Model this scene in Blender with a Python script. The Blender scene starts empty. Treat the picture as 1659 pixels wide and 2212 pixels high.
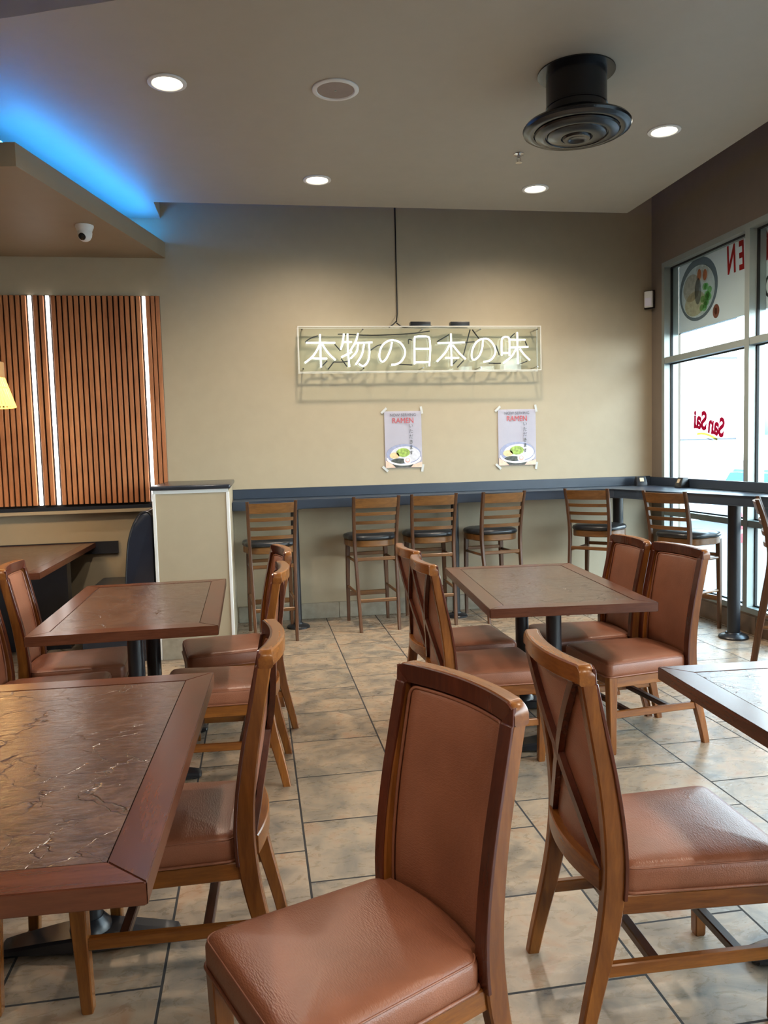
import bpy, bmesh, math, random
from mathutils import Vector, Matrix
random.seed(7)
PI = math.pi
S = bpy.context.scene
COL = S.collection

# ------------------------------------------------------------------ camera
cam_d = bpy.data.cameras.new('camera')
cam_d.sensor_fit = 'HORIZONTAL'
cam_d.sensor_width = 36.0
cam_d.lens = 36.7254
cam_d.clip_start = 0.05
cam = bpy.data.objects.new('camera', cam_d)
COL.objects.link(cam)
_f, _r, _u = Vector((0.159483, 0.984275, -0.075942)), Vector((0.986441, -0.161906, -0.026854)), Vector((0.038728, 0.070629, 0.996751))
cam.matrix_world = Matrix(((_r.x, _u.x, -_f.x, 0.0), (_r.y, _u.y, -_f.y, 0.0), (_r.z, _u.z, -_f.z, 1.43), (0, 0, 0, 1)))
S.camera = cam

# ------------------------------------------------------------------ world, exposure
S.view_settings.view_transform = 'Standard'
S.view_settings.look = 'None'
S.view_settings.exposure = 0.0
S.view_settings.gamma = 1.0
S.view_settings.use_curve_mapping = False
w = bpy.data.worlds.new('sky')
S.world = w
w.use_nodes = True
nt = w.node_tree
nt.nodes.clear()
_o = nt.nodes.new('ShaderNodeOutputWorld')
_b = nt.nodes.new('ShaderNodeBackground')
_tc = nt.nodes.new('ShaderNodeTexCoord')
_sx = nt.nodes.new('ShaderNodeSeparateXYZ')
_cr = nt.nodes.new('ShaderNodeValToRGB')
_cr.color_ramp.elements[0].position = 0.0
_cr.color_ramp.elements[0].color = (0.93, 0.98, 1.0, 1)
_cr.color_ramp.elements[1].position = 0.7
_cr.color_ramp.elements[1].color = (0.50, 0.74, 1.0, 1)
nt.links.new(_tc.outputs['Generated'], _sx.inputs[0])
nt.links.new(_sx.outputs['Z'], _cr.inputs[0])
nt.links.new(_cr.outputs[0], _b.inputs[0])
_b.inputs[1].default_value = 18.0
nt.links.new(_b.outputs[0], _o.inputs[0])
try:
    S.cycles.use_denoising = True
    S.cycles.max_bounces = 8
    S.cycles.diffuse_bounces = 4
    S.cycles.glossy_bounces = 4
    S.cycles.transparent_max_bounces = 12
    S.cycles.sample_clamp_indirect = 6.0
except Exception:
    pass
DOWNLIGHT_W = 165.0      # spot power of every recessed downlight
PENDANT_W = 22.0
BLUE_STRENGTH = 60.0    # cove strip emission
LED_STRENGTH = 6.0
NEON_STRENGTH = 5.0

# ------------------------------------------------------------------ materials
def rgb(r, g, b):
    f = lambda c: ((c / 255.0) / 12.92) if c / 255.0 <= 0.04045 else (((c / 255.0) + 0.055) / 1.055) ** 2.4
    return (f(r), f(g), f(b), 1.0)

class NT:
    def __init__(s, name):
        s.m = bpy.data.materials.new(name)
        s.m.use_nodes = True
        s.t = s.m.node_tree
        s.t.nodes.clear()
        s.out = s.n('ShaderNodeOutputMaterial')
    def n(s, typ, **kw):
        nd = s.t.nodes.new(typ)
        for k, v in kw.items():
            setattr(nd, k, v)
        return nd
    def l(s, a, b):
        s.t.links.new(a, b)
    def bsdf(s, rough=0.5, spec=0.5, metal=0.0):
        b = s.n('ShaderNodeBsdfPrincipled')
        b.inputs['Roughness'].default_value = rough
        b.inputs['Specular IOR Level'].default_value = spec
        b.inputs['Metallic'].default_value = metal
        s.l(b.outputs[0], s.out.inputs[0])
        return b
    def coords(s, scale=(1, 1, 1), loc=(0, 0, 0), rot=(0, 0, 0), kind='Object'):
        tc = s.n('ShaderNodeTexCoord')
        mp = s.n('ShaderNodeMapping')
        mp.inputs['Scale'].default_value = scale
        mp.inputs['Location'].default_value = loc
        mp.inputs['Rotation'].default_value = rot
        s.l(tc.outputs[kind], mp.inputs[0])
        return mp.outputs[0]
    def noise(s, vec, scale, detail=4.0, rough=0.55, dist=0.0):
        nd = s.n('ShaderNodeTexNoise')
        nd.inputs['Scale'].default_value = scale
        nd.inputs['Detail'].default_value = detail
        nd.inputs['Roughness'].default_value = rough
        nd.inputs['Distortion'].default_value = dist
        s.l(vec, nd.inputs['Vector'])
        return nd.outputs['Fac']
    def ramp(s, fac, stops):
        r = s.n('ShaderNodeValToRGB')
        e = r.color_ramp.elements
        while len(e) < len(stops):
            e.new(0.5)
        for i, (p, c) in enumerate(stops):
            e[i].position = p
            e[i].color = c if len(c) == 4 else (*c, 1)
        s.l(fac, r.inputs[0])
        return r.outputs[0]
    def mix(s, fac, a, b, mode='MIX'):
        m = s.n('ShaderNodeMix', data_type='RGBA', blend_type=mode)
        for sock, v in ((m.inputs[0], fac), (m.inputs[6], a), (m.inputs[7], b)):
            if hasattr(v, 'links') or hasattr(v, 'is_linked'):
                s.l(v, sock)
            else:
                sock.default_value = v
        return m.outputs[2]
    def bump(s, h, strength, dist, b):
        bp = s.n('ShaderNodeBump')
        bp.inputs['Strength'].default_value = strength
        bp.inputs['Distance'].default_value = dist
        s.l(h, bp.inputs['Height'])
        s.l(bp.outputs[0], b.inputs['Normal'])

def plain(name, c, rough=0.5, metal=0.0, spec=0.5, var=0.06, vs=9.0, bump=0.0):
    t = NT(name)
    b = t.bsdf(rough, spec, metal)
    v = t.coords()
    f = t.noise(v, vs, 3.0)
    lo = tuple(x * (1 - var) for x in c[:3]) + (1,)
    hi = tuple(min(1, x * (1 + var)) for x in c[:3]) + (1,)
    t.l(t.ramp(f, [(0.3, lo), (0.7, hi)]), b.inputs['Base Color'])
    if bump:
        t.bump(t.noise(v, 240.0, 2.0), bump, 0.002, b)
    return t.m

def wood(name, dark, light, axis='z', rough=0.32, sc=9.0):
    t = NT(name)
    b = t.bsdf(rough, 0.5)
    k = {'x': (0.12, 1, 1), 'y': (1, 0.12, 1), 'z': (1, 1, 0.12)}[axis]
    v = t.coords(scale=k)
    f = t.noise(v, sc, 6.0, 0.6, 0.6)
    g = t.noise(v, sc * 9, 4.0, 0.7)
    c = t.ramp(f, [(0.28, dark), (0.72, light)])
    c2 = t.ramp(g, [(0.35, (0.72, 0.68, 0.64)), (0.62, (1.06, 1.04, 1.0))])
    t.l(t.mix(0.8, c, c2, 'MULTIPLY'), b.inputs['Base Color'])
    t.bump(g, 0.02, 0.002, b)
    return t.m

def emit(name, c, strength, base=(0.8, 0.8, 0.8, 1)):
    t = NT(name)
    b = t.bsdf(0.5)
    b.inputs['Base Color'].default_value = base
    b.inputs['Emission Color'].default_value = c
    b.inputs['Emission Strength'].default_value = strength
    return t.m

def leather_mat():
    t = NT('brown leather')
    b = t.bsdf(0.37, 0.5)
    v = t.coords()
    f = t.noise(v, 5.0, 4.0)
    t.l(t.ramp(f, [(0.3, rgb(120, 72, 50)), (0.7, rgb(144, 90, 65))]), b.inputs['Base Color'])
    vs = t.coords(scale=(1.0, 0.30, 1.0))
    vo = t.n('ShaderNodeTexVoronoi')
    vo.inputs['Scale'].default_value = 330.0
    t.l(vs, vo.inputs['Vector'])
    t.bump(vo.outputs['Distance'], 0.26, 0.0016, b)
    return t.m

def laminate_mat():
    t = NT('crackled copper laminate')
    b = t.bsdf(0.30, 0.5)
    v = t.coords()
    f = t.noise(v, 6.0, 6.0, 0.65, 1.2)
    g = t.noise(t.coords(scale=(0.45, 1.0, 1.0)), 70.0, 5.0, 0.7, 0.6)
    c = t.ramp(f, [(0.25, rgb(64, 46, 37)), (0.5, rgb(90, 67, 54)), (0.75, rgb(112, 86, 69))])
    c = t.mix(0.5, c, t.ramp(g, [(0.35, (0.66, 0.60, 0.56)), (0.65, (1.1, 1.06, 1.0))]), 'MULTIPLY')
    # crackle: thin dark branching veins from a warped cell pattern, kept only in patches
    wn = t.n('ShaderNodeTexNoise'); wn.inputs['Scale'].default_value = 5.0; wn.inputs['Detail'].default_value = 5.0
    t.l(v, wn.inputs['Vector'])
    ad_ = t.n('ShaderNodeVectorMath', operation='MULTIPLY_ADD'); ad_.inputs[1].default_value = (0.30, 0.30, 0.0)
    t.l(wn.outputs['Color'], ad_.inputs[0]); t.l(v, ad_.inputs[2])
    vo = t.n('ShaderNodeTexVoronoi', feature='DISTANCE_TO_EDGE'); vo.inputs['Scale'].default_value = 9.0
    t.l(ad_.outputs[0], vo.inputs['Vector'])
    line = t.ramp(vo.outputs['Distance'], [(0.0, (1, 1, 1)), (0.013, (0, 0, 0))])
    m2 = t.ramp(t.noise(v, 7.0, 3.0), [(0.41, (0, 0, 0)), (0.53, (1, 1, 1))])
    lm = t.mix(1.0, line, m2, 'MULTIPLY')
    t.l(t.mix(lm, c, rgb(34, 20, 15)), b.inputs['Base Color'])
    lm2 = t.mix(1.0, lm, (1.6, 1.6, 1.6, 1), 'MULTIPLY')
    hh = t.mix(1.0, g, lm2, 'SUBTRACT')
    t.bump(hh, 0.27, 0.003, b)
    r = t.ramp(g, [(0.3, (0.15, 0.15, 0.15)), (0.7, (0.27, 0.27, 0.27))])
    t.l(r, b.inputs['Roughness'])
    b.inputs['Specular IOR Level'].default_value = 0.65
    return t.m

def tile_mat():
    t = NT('slate look floor tile')
    b = t.bsdf(0.30, 0.55)
    tc = t.n('ShaderNodeTexCoord')
    sp = t.n('ShaderNodeSeparateXYZ')
    t.l(tc.outputs['Object'], sp.inputs[0])
    cb = t.n('ShaderNodeCombineXYZ')
    a1 = t.n('ShaderNodeMath', operation='SUBTRACT'); a1.inputs[1].default_value = 0.591
    a2 = t.n('ShaderNodeMath', operation='SUBTRACT'); a2.inputs[1].default_value = 0.126
    t.l(sp.outputs['Y'], a1.inputs[0]); t.l(sp.outputs['X'], a2.inputs[0])
    t.l(a1.outputs[0], cb.inputs[0]); t.l(a2.outputs[0], cb.inputs[1])
    br = t.n('ShaderNodeTexBrick')
    br.offset = 0.5; br.offset_frequency = 2; br.squash = 1.0
    br.inputs['Scale'].default_value = 1.0
    br.inputs['Brick Width'].default_value = 0.432
    br.inputs['Row Height'].default_value = 0.432
    br.inputs['Mortar Size'].default_value = 0.0042
    br.inputs['Mortar Smooth'].default_value = 0.15
    br.inputs['Color1'].default_value = (0.0, 0.0, 0.0, 1)
    br.inputs['Color2'].default_value = (1.0, 1.0, 1.0, 1)
    br.inputs['Mortar'].default_value = (0.5, 0.5, 0.5, 1)
    t.l(cb.outputs[0], br.inputs['Vector'])
    # shift the mottling per tile so every tile has its own pattern
    add = t.n('ShaderNodeVectorMath', operation='MULTIPLY_ADD')
    t.l(br.outputs['Color'], add.inputs[0]); add.inputs[1].default_value = (7.3, 5.1, 3.7)
    t.l(tc.outputs['Object'], add.inputs[2])
    f = t.noise(add.outputs[0], 5.5, 6.0, 0.62, 0.8)
    mg = t.n('ShaderNodeVectorMath', operation='MULTIPLY'); mg.inputs[1].default_value = (1.0, 2.2, 1.0)
    t.l(add.outputs[0], mg.inputs[0])
    g = t.noise(mg.outputs[0], 11.0, 8.0, 0.68, 1.2)
    c = t.ramp(f, [(0.28, rgb(94, 89, 84)), (0.42, rgb(134, 121, 105)), (0.56, rgb(164, 144, 121)), (0.74, rgb(154, 116, 87))])
    c = t.mix(0.4, c, t.ramp(g, [(0.30, (0.66, 0.65, 0.64)), (0.62, (1.06, 1.06, 1.05))]), 'MULTIPLY')
    tint = t.ramp(br.outputs['Color'], [(0.0, (0.88, 0.90, 0.92)), (0.5, (1, 1, 1)), (1.0, (1.05, 0.99, 0.93))])
    c = t.mix(0.8, c, tint, 'MULTIPLY')
    t.l(t.mix(br.outputs['Fac'], c, rgb(36, 33, 31)), b.inputs['Base Color'])
    rr = t.ramp(g, [(0.3, (0.20, 0.20, 0.20)), (0.7, (0.42, 0.42, 0.42))])
    t.l(t.mix(br.outputs['Fac'], rr, (0.85, 0.85, 0.85, 1)), b.inputs['Roughness'])
    inv = t.n('ShaderNodeInvert'); t.l(br.outputs['Fac'], inv.inputs['Color'])
    hh = t.mix(0.75, g, inv.outputs[0], 'MIX')
    t.bump(hh, 0.5, 0.005, b)
    return t.m

def glass_mat(name, tint=(0.93, 0.97, 0.96, 1), gl=1.0):
    t = NT(name)
    tr = t.n('ShaderNodeBsdfTransparent'); tr.inputs[0].default_value = tint
    gs = t.n('ShaderNodeBsdfGlossy'); gs.inputs['Roughness'].default_value = 0.02
    fr = t.n('ShaderNodeLayerWeight'); fr.inputs[0].default_value = 0.5
    pw = t.n('ShaderNodeMath', operation='POWER'); pw.inputs[1].default_value = 5.0
    ml = t.n('ShaderNodeMath', operation='MULTIPLY_ADD'); ml.inputs[1].default_value = 0.8 * gl; ml.inputs[2].default_value = 0.035 * gl
    mx = t.n('ShaderNodeMixShader')
    t.l(fr.outputs['Facing'], pw.inputs[0]); t.l(pw.outputs[0], ml.inputs[0]); t.l(ml.outputs[0], mx.inputs[0])
    t.l(tr.outputs[0], mx.inputs[1]); t.l(gs.outputs[0], mx.inputs[2])
    t.l(mx.outputs[0], t.out.inputs[0])
    return t.m

def film_mat(name, c, trans=0.5):
    t = NT(name)
    d = t.n('ShaderNodeBsdfDiffuse'); d.inputs[0].default_value = c
    tl = t.n('ShaderNodeBsdfTranslucent'); tl.inputs[0].default_value = c
    v = t.coords(); f = t.noise(v, 3.0)
    cc = t.ramp(f, [(0.3, tuple(x * .96 for x in c[:3])), (0.7, c)])
    t.l(cc, d.inputs[0]); t.l(cc, tl.inputs[0])
    mx = t.n('ShaderNodeMixShader'); mx.inputs[0].default_value = trans
    t.l(d.outputs[0], mx.inputs[1]); t.l(tl.outputs[0], mx.inputs[2])
    t.l(mx.outputs[0], t.out.inputs[0])
    return t.m

M = dict(
    tile=tile_mat(),
    wall=plain('taupe wall paint', rgb(168, 155, 131), 0.55, var=0.02, bump=0.05),
    ceil=plain('grey ceiling paint', rgb(168, 160, 146), 0.5, var=0.02, bump=0.03),
    dwall=plain('dark taupe wall paint', rgb(122, 110, 98), 0.6, var=0.03),
    soffit=plain('tan soffit paint', rgb(146, 128, 102), 0.55, var=0.02),
    white=plain('white painted trim', rgb(222, 222, 220), 0.45, var=0.02),
    black=plain('black laminate', (0.020, 0.024, 0.034, 1), 0.22, var=0.1),
    bmetal=plain('black powder coated metal', (0.010, 0.011, 0.014, 1), 0.3, var=0.15, bump=0.05),
    gblack=plain('gloss black sheet metal', (0.006, 0.007, 0.010, 1), 0.24, var=0.1),
    counter=plain('slate laminate', rgb(50, 60, 74), 0.3, var=0.06),
    blue2=emit('blue led strip above ceiling', (0.03, 0.14, 1.0, 1), BLUE_STRENGTH * 1.2),
    vinyl=plain('black vinyl', (0.018, 0.02, 0.024, 1), 0.3, var=0.1, bump=0.08),
    bench=plain('navy booth vinyl', (0.014, 0.018, 0.030, 1), 0.3, var=0.1, bump=0.08),
    leather=leather_mat(),
    lam=laminate_mat(),
    chz=wood('chair wood upright grain', rgb(86, 43, 17), rgb(150, 92, 38), 'z', 0.26),
    chy=wood('chair wood cross grain', rgb(86, 43, 17), rgb(150, 92, 38), 'y', 0.26),
    chx=wood('chair wood lengthwise grain', rgb(86, 43, 17), rgb(150, 92, 38), 'x', 0.26),
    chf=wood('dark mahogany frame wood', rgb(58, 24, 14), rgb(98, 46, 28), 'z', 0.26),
    chd=wood('dark stretcher wood', rgb(44, 24, 16), rgb(70, 40, 26), 'y'),
    tbx=wood('table edge wood along', rgb(62, 30, 20), rgb(102, 56, 36), 'x', 0.24, 7.0),
    tby=wood('table edge wood across', rgb(62, 30, 20), rgb(102, 56, 36), 'y', 0.24, 7.0),
    stz=wood('stool wood upright', rgb(60, 36, 20), rgb(104, 68, 40), 'z', 0.34),
    sty=wood('stool wood slats', rgb(72, 44, 22), rgb(134, 92, 48), 'y', 0.34),
    slat=wood('walnut slat wood', rgb(164, 104, 68), rgb(206, 142, 98), 'z', 0.45, 6.0),
    felt=plain('black felt backing', rgb(26, 18, 14), 0.9),
    alum=plain('grey aluminium frame', rgb(150, 160, 158), 0.4, 0.35, var=0.03),
    gask=plain('black rubber gasket', rgb(20, 22, 24), 0.7),
    chrome=plain('chrome', rgb(200, 200, 202), 0.15, 1.0, var=0.02),
    grille=plain('speaker grille', rgb(150, 136, 128), 0.7, bump=0.3),
    glass=glass_mat('window glass'),
    acrylic=glass_mat('clear acrylic', (0.97, 0.985, 0.975, 1), 0.45),
    acedge=plain('frosted acrylic edge', rgb(206, 204, 196), 0.3, var=0.03),
    neon=emit('white neon tube', (0.93, 1.0, 0.95, 1), NEON_STRENGTH),
    led=emit('white led strip', (1.0, 0.97, 0.92, 1), LED_STRENGTH),
    blue=emit('blue led strip', (0.02, 0.30, 1.0, 1), BLUE_STRENGTH),
    lampw=emit('warm lamp lens', (1.0, 0.86, 0.66, 1), 14.0),
    bulb=emit('warm bulb', (1.0, 0.72, 0.36, 1), 60.0),
    wire=plain('black cable', rgb(18, 18, 18), 0.5),
    paper=plain('poster paper', rgb(226, 224, 240), 0.5, var=0.015),
    base=plain('baseboard tile', rgb(150, 142, 126), 0.4, var=0.16, vs=16.0, bump=0.2),
    knee=plain('brown knee wall tile', rgb(112, 92, 74), 0.45, var=0.18, vs=12.0),
    shade=emit('glowing woven shade', (1.0, 0.50, 0.09, 1), 3.2, rgb(214, 150, 70)),
    shadet=plain('light wood shade neck', rgb(206, 160, 104), 0.5),
    stucco=plain('white stucco', rgb(236, 238, 236), 0.8, var=0.03, vs=4.0),
    concrete=plain('grey asphalt and paving', rgb(84, 84, 84), 0.8, var=0.06, vs=2.0),
)

# ------------------------------------------------------------------ geometry helpers
def link_obj(name, me, parent=None):
    o = bpy.data.objects.new(name, me)
    COL.objects.link(o)
    if parent is not None:
        o.parent = parent
    return o

def obj(name, bm, mat, parent=None, ang=38.0, loc=None):
    bmesh.ops.recalc_face_normals(bm, faces=bm.faces[:])
    a = math.radians(ang)
    for f in bm.faces:
        f.smooth = True
    for e in bm.edges:
        if len(e.link_faces) == 2:
            e.smooth = e.calc_face_angle(0.0) < a
    me = bpy.data.meshes.new(name)
    bm.to_mesh(me)
    bm.free()
    me.materials.append(mat)
    o = link_obj(name, me, parent)
    if loc is not None:
        o.location = loc
    return o

def thing(name, label, cat, loc=(0, 0, 0), rz=0.0, group=None):
    o = bpy.data.objects.new(name, None)
    COL.objects.link(o)
    o.empty_display_size = 0.1
    o.location = loc
    o.rotation_euler = (0, 0, rz)
    o['label'] = label
    o['category'] = cat
    if group:
        o['group'] = group
    return o

def tag(o, label, cat, group=None):
    o['label'] = label
    o['category'] = cat
    if group:
        o['group'] = group
    return o

def struct(o):
    o['kind'] = 'structure'
    return o

def dup(root, loc, rz, label, group=None):
    r = root.copy()
    COL.objects.link(r)
    r.location = loc
    r.rotation_euler = (0, 0, rz)
    r['label'] = label
    if group:
        r['group'] = group
    for ch in list(root.children):
        c = ch.copy(); COL.objects.link(c); c.parent = r
        for g in list(ch.children):
            d = g.copy(); COL.objects.link(d); d.parent = c
    return r

def new():
    return bmesh.new()

def box(bm, x0, x1, y0, y1, z0, z1, bev=0.0, seg=2, mx=None):
    vs = [bm.verts.new(p) for p in ((x0, y0, z0), (x1, y0, z0), (x1, y1, z0), (x0, y1, z0), (x0, y0, z1), (x1, y0, z1), (x1, y1, z1), (x0, y1, z1))]
    fs = [bm.faces.new([vs[i] for i in q]) for q in ((3, 2, 1, 0), (4, 5, 6, 7), (0, 1, 5, 4), (1, 2, 6, 5), (2, 3, 7, 6), (3, 0, 4, 7))]
    if bev > 0:
        es = list({e for f in fs for e in f.edges})
        r = bmesh.ops.bevel(bm, geom=es, offset=bev, segments=seg, affect='EDGES', profile=0.6)
        vs = list({v for f in r['faces'] for v in f.verts} | {v for v in vs if v.is_valid})
    if mx is not None:
        bmesh.ops.transform(bm, matrix=mx, verts=[v for v in vs if v.is_valid])
    return bm

def loft(bm, loops, cap=True, closed=False):
    rows = [[bm.verts.new(p) for p in lp] for lp in loops]
    n = len(rows[0])
    m = len(rows)
    for i in range(m if closed else m - 1):
        a, b = rows[i], rows[(i + 1) % m]
        for j in range(n):
            k = (j + 1) % n
            bm.faces.new((a[j], a[k], b[k], b[j]))
    if cap and not closed:
        bm.faces.new(rows[0][::-1])
        bm.faces.new(rows[-1])
    return bm

def rsec(x0, x1, y0, y1, z, c=0.004):
    return [(x0 + c, y0, z), (x1 - c, y0, z), (x1, y0 + c, z), (x1, y1 - c, z), (x1 - c, y1, z), (x0 + c, y1, z), (x0, y1 - c, z), (x0, y0 + c, z)]

def rsec_y(x0, x1, z0, z1, y, c=0.004):
    return [(a, y, b) for a, b, _ in rsec(x0, x1, z0, z1, 0, c)]

def rsec_x(y0, y1, z0, z1, x, c=0.004):
    return [(x, a, b) for a, b, _ in rsec(y0, y1, z0, z1, 0, c)]

def prism(bm, pts, z0, z1, bev=0.0):
    a = [bm.verts.new((x, y, z0)) for x, y in pts]
    b = [bm.verts.new((x, y, z1)) for x, y in pts]
    n = len(pts)
    fs = [bm.faces.new(a[::-1]), bm.faces.new(b)]
    for i in range(n):
        fs.append(bm.faces.new((a[i], a[(i + 1) % n], b[(i + 1) % n], b[i])))
    if bev > 0:
        bmesh.ops.bevel(bm, geom=list({e for f in fs for e in f.edges}), offset=bev, segments=2, affect='EDGES')
    return bm

def lathe(bm, prof, seg=32, c=(0, 0, 0), cap=True):
    loops = []
    for r, z in prof:
        loops.append([(c[0] + r * math.cos(2 * PI * k / seg), c[1] + r * math.sin(2 * PI * k / seg), c[2] + z) for k in range(seg)])
    return loft(bm, loops, cap=cap)

def smooth_path(pts, n=6, closed=False):
    P = [Vector(p) for p in pts]
    if len(P) < 3:
        return P
    out = []
    N = len(P)
    rng = range(N if closed else N - 1)
    for i in rng:
        p1, p2 = P[i], P[(i + 1) % N]
        p0 = P[i - 1] if (i > 0 or closed) else p1 + (p1 - p2)
        p3 = P[(i + 2) % N] if (i + 2 < N or closed) else p2 + (p2 - p1)
        for k in range(n):
            t = k / n
            out.append(0.5 * ((2 * p1) + (p2 - p0) * t + (2 * p0 - 5 * p1 + 4 * p2 - p3) * t * t + (3 * p1 - p0 - 3 * p2 + p3) * t ** 3))
    if not closed:
        out.append(P[-1])
    return out

def tube(bm, pts, r, seg=8, closed=False):
    P = [Vector(p) for p in pts]
    N = len(P)
    loops = []
    up = None
    for i in range(N):
        a = P[(i - 1) % N] if (closed or i > 0) else P[i]
        b = P[(i + 1) % N] if (closed or i < N - 1) else P[i]
        d = (b - a).normalized()
        if up is None:
            up = Vector((0, 0, 1)) if abs(d.z) < 0.9 else Vector((1, 0, 0))
        s = d.cross(up)
        if s.length < 1e-6:
            s = d.cross(Vector((0, 1, 0)))
        s.normalize()
        up = s.cross(d).normalized()
        loops.append([tuple(P[i] + s * (r * math.cos(2 * PI * k / seg)) + up * (r * math.sin(2 * PI * k / seg))) for k in range(seg)])
    return loft(bm, loops, cap=True, closed=closed)

def rrect(x0, x1, y0, y1, r, z, seg=4):
    out = []
    for cx, cy, a0 in ((x1 - r, y0 + r, -PI / 2), (x1 - r, y1 - r, 0), (x0 + r, y1 - r, PI / 2), (x0 + r, y0 + r, PI)):
        for k in range(seg + 1):
            a = a0 + k / seg * PI / 2
            out.append((cx + r * math.cos(a), cy + r * math.sin(a), z))
    return out

def text_mesh(body, size, mat, name, mx, parent=None, extrude=0.0006, sx=1.0, shear=0.0, bold=0.0):
    cu = bpy.data.curves.new(name, 'FONT')
    cu.body = body
    cu.size = size
    cu.extrude = extrude
    cu.shear = shear
    cu.offset = bold
    cu.align_x = 'CENTER'
    cu.align_y = 'CENTER'
    t = bpy.data.objects.new(name, cu)
    COL.objects.link(t)
    bpy.context.view_layer.update()
    me = bpy.data.meshes.new_from_object(t.evaluated_get(bpy.context.evaluated_depsgraph_get()))
    bpy.data.objects.remove(t)
    bpy.data.curves.remove(cu)
    me.transform(mx @ Matrix.Diagonal((sx, 1, 1, 1)))
    me.materials.clear()
    me.materials.append(mat)
    return link_obj(name, me, parent)

# ------------------------------------------------------------------ setting
YW, XW = 6.77, 3.62
def sbox(name, x0, x1, y0, y1, z0, z1, mat, bev=0.0, parent=None):
    o = obj(name, box(new(), x0, x1, y0, y1, z0, z1, bev), mat, parent)
    if parent is None:
        struct(o)
    return o

sbox('floor', -5.2, XW, -4.0, YW, -0.1, 0.0, M['tile'])
sbox('wall_back', -5.2, XW + 0.2, YW, YW + 0.15, 0.0, 3.85, M['wall'])
sbox('wall_left', -5.35, -5.2, -4.0, YW, 0.0, 3.85, M['dwall'])
sbox('wall_rear', -5.2, XW + 0.2, -4.15, -4.0, 0.0, 3.85, M['dwall'])
sbox('ceiling_upper', -5.2, XW + 0.2, -4.0, YW, 3.85, 3.95, M['ceil'])

# lower ceiling panel: stops short of the back and right walls, curved opening at the near left
bm = new()
curve = smooth_path([(-5.2, 4.62, 0), (-3.0, 4.40, 0), (-1.70, 4.06, 0), (-1.036, 3.833, 0), (-0.769, 3.729, 0), (-0.511, 3.63, 0), (-0.1, 3.44, 0), (0.4, 3.05, 0), (0.72, 2.5, 0), (0.85, 1.6, 0), (0.88, -4.0, 0)], 5)
pts = [(3.172, -4.0), (3.172, 6.345), (-0.69, 6.345), (-0.69, YW), (-5.2, YW)] + [(p.x, p.y) for p in curve]
prism(bm, pts, 3.384, 3.50)
ceil = struct(obj('ceiling', bm, M['ceil'], ang=30))

# right wall: header, corner pier, knee wall
bm = new()
box(bm, XW, XW + 0.18, -4.0, YW, 3.03, 3.85)
box(bm, XW, XW + 0.18, 6.585, YW, 0.0, 3.03)
wr = struct(obj('wall_right', bm, M['dwall']))
sbox('wall_knee', XW, XW + 0.18, -4.0, 6.585, 0.0, 0.15, M['knee'])
bm = new()
x = -0.19
while x < XW - 0.02:
    box(bm, x, min(x + 0.43, XW - 0.012), YW - 0.012, YW, 0.0, 0.138, 0.002, 1)
    x += 0.434
struct(obj('baseboard_back', bm, M['base']))
bm = new()
y = -3.9
while y < YW - 0.1:
    box(bm, XW - 0.012, XW, y, min(y + 0.43, YW - 0.02), 0.0, 0.138, 0.002, 1)
    y += 0.434
struct(obj('baseboard_right', bm, M['knee']))

# dropped soffit over the booth with its blue cove strip
bm = new()
prism(bm, [(-0.665, YW), (-5.2, YW), (-5.2, 5.32), (-1.245, 4.74)], 3.066, 3.196)
sof = struct(obj('ceiling_soffit', bm, M['soffit'], ang=20))
bm = new()
box(bm, -0.002, 2.0, -0.012, 0.012, 3.200, 3.212)
dd = Vector((-1.245 + 0.665, 4.74 - YW, 0)).normalized()
nn = Vector((-dd.y, dd.x, 0))
if nn.x > 0:
    nn = -nn
p0 = Vector((-0.665, YW, 0)) + dd * 0.12 + nn * 0.10
mx = Matrix(((dd.x, nn.x, 0, p0.x), (dd.y, nn.y, 0, p0.y), (0, 0, 1, 0), (0, 0, 0, 1)))
bmesh.ops.transform(bm, matrix=mx, verts=bm.verts[:])
o = obj('cove_light_strip', bm, M['blue'], sof)
bm = new()
tube(bm, [(p.x - 0.06, p.y - 0.0 + 0.10, 3.514) for p in curve[6:32]], 0.010, 6)
obj('cove_light_strip', bm, M['blue2'], ceil)

# windows along the right wall: aluminium storefront bays
def bay(n, ya, yb):
    """far jamb at ya, near mullion centred on yb"""
    bm = new()
    d0, d1 = XW - 0.004, XW + 0.130
    box(bm, d0, d1, yb - 0.028, yb + 0.028, 0.15, 3.03)           # near mullion
    if n == 1:
        box(bm, d0, d1, ya - 0.02, ya + 0.026, 0.15, 3.03)
        ye = ya - 0.02
    else:
        ye = ya - 0.028
    yn = yb + 0.028
    box(bm, d0, d1, yn, ye, 2.985, 3.03)
    box(bm, d0, d1, yn, ye, 0.15, 0.192)
    box(bm, d0 + 0.004, d1 - 0.004, yn, ye, 2.148, 2.200)
    box(bm, d0 + 0.004, d1 - 0.004, yn, ye, 0.800, 0.848)
    w = struct(obj('window_%d' % n, bm, M['alum']))
    for a, b in ((0.192, 0.800), (0.848, 2.148), (2.200, 2.985)):
        bm = new()
        for yy in (yn, ye - 0.010):
            box(bm, XW + 0.055, XW + 0.075, yy, yy + 0.010, a, b)
        for zz in (a, b - 0.010):
            box(bm, XW + 0.055, XW + 0.075, yn + 0.010, ye - 0.010, zz, zz + 0.010)
        obj('gasket', bm, M['gask'], w)
        bm = new()
        box(bm, XW + 0.062, XW + 0.068, yn + 0.003, ye - 0.003, a + 0.003, b - 0.003)
        obj('pane', bm, M['glass'], w)
ys = [6.559, 5.355, 4.135, 2.915, 1.695, 0.475, -0.745, -1.965, -3.185]
for i in range(len(ys) - 1):
    bay(i + 1, ys[i], ys[i + 1])
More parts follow.
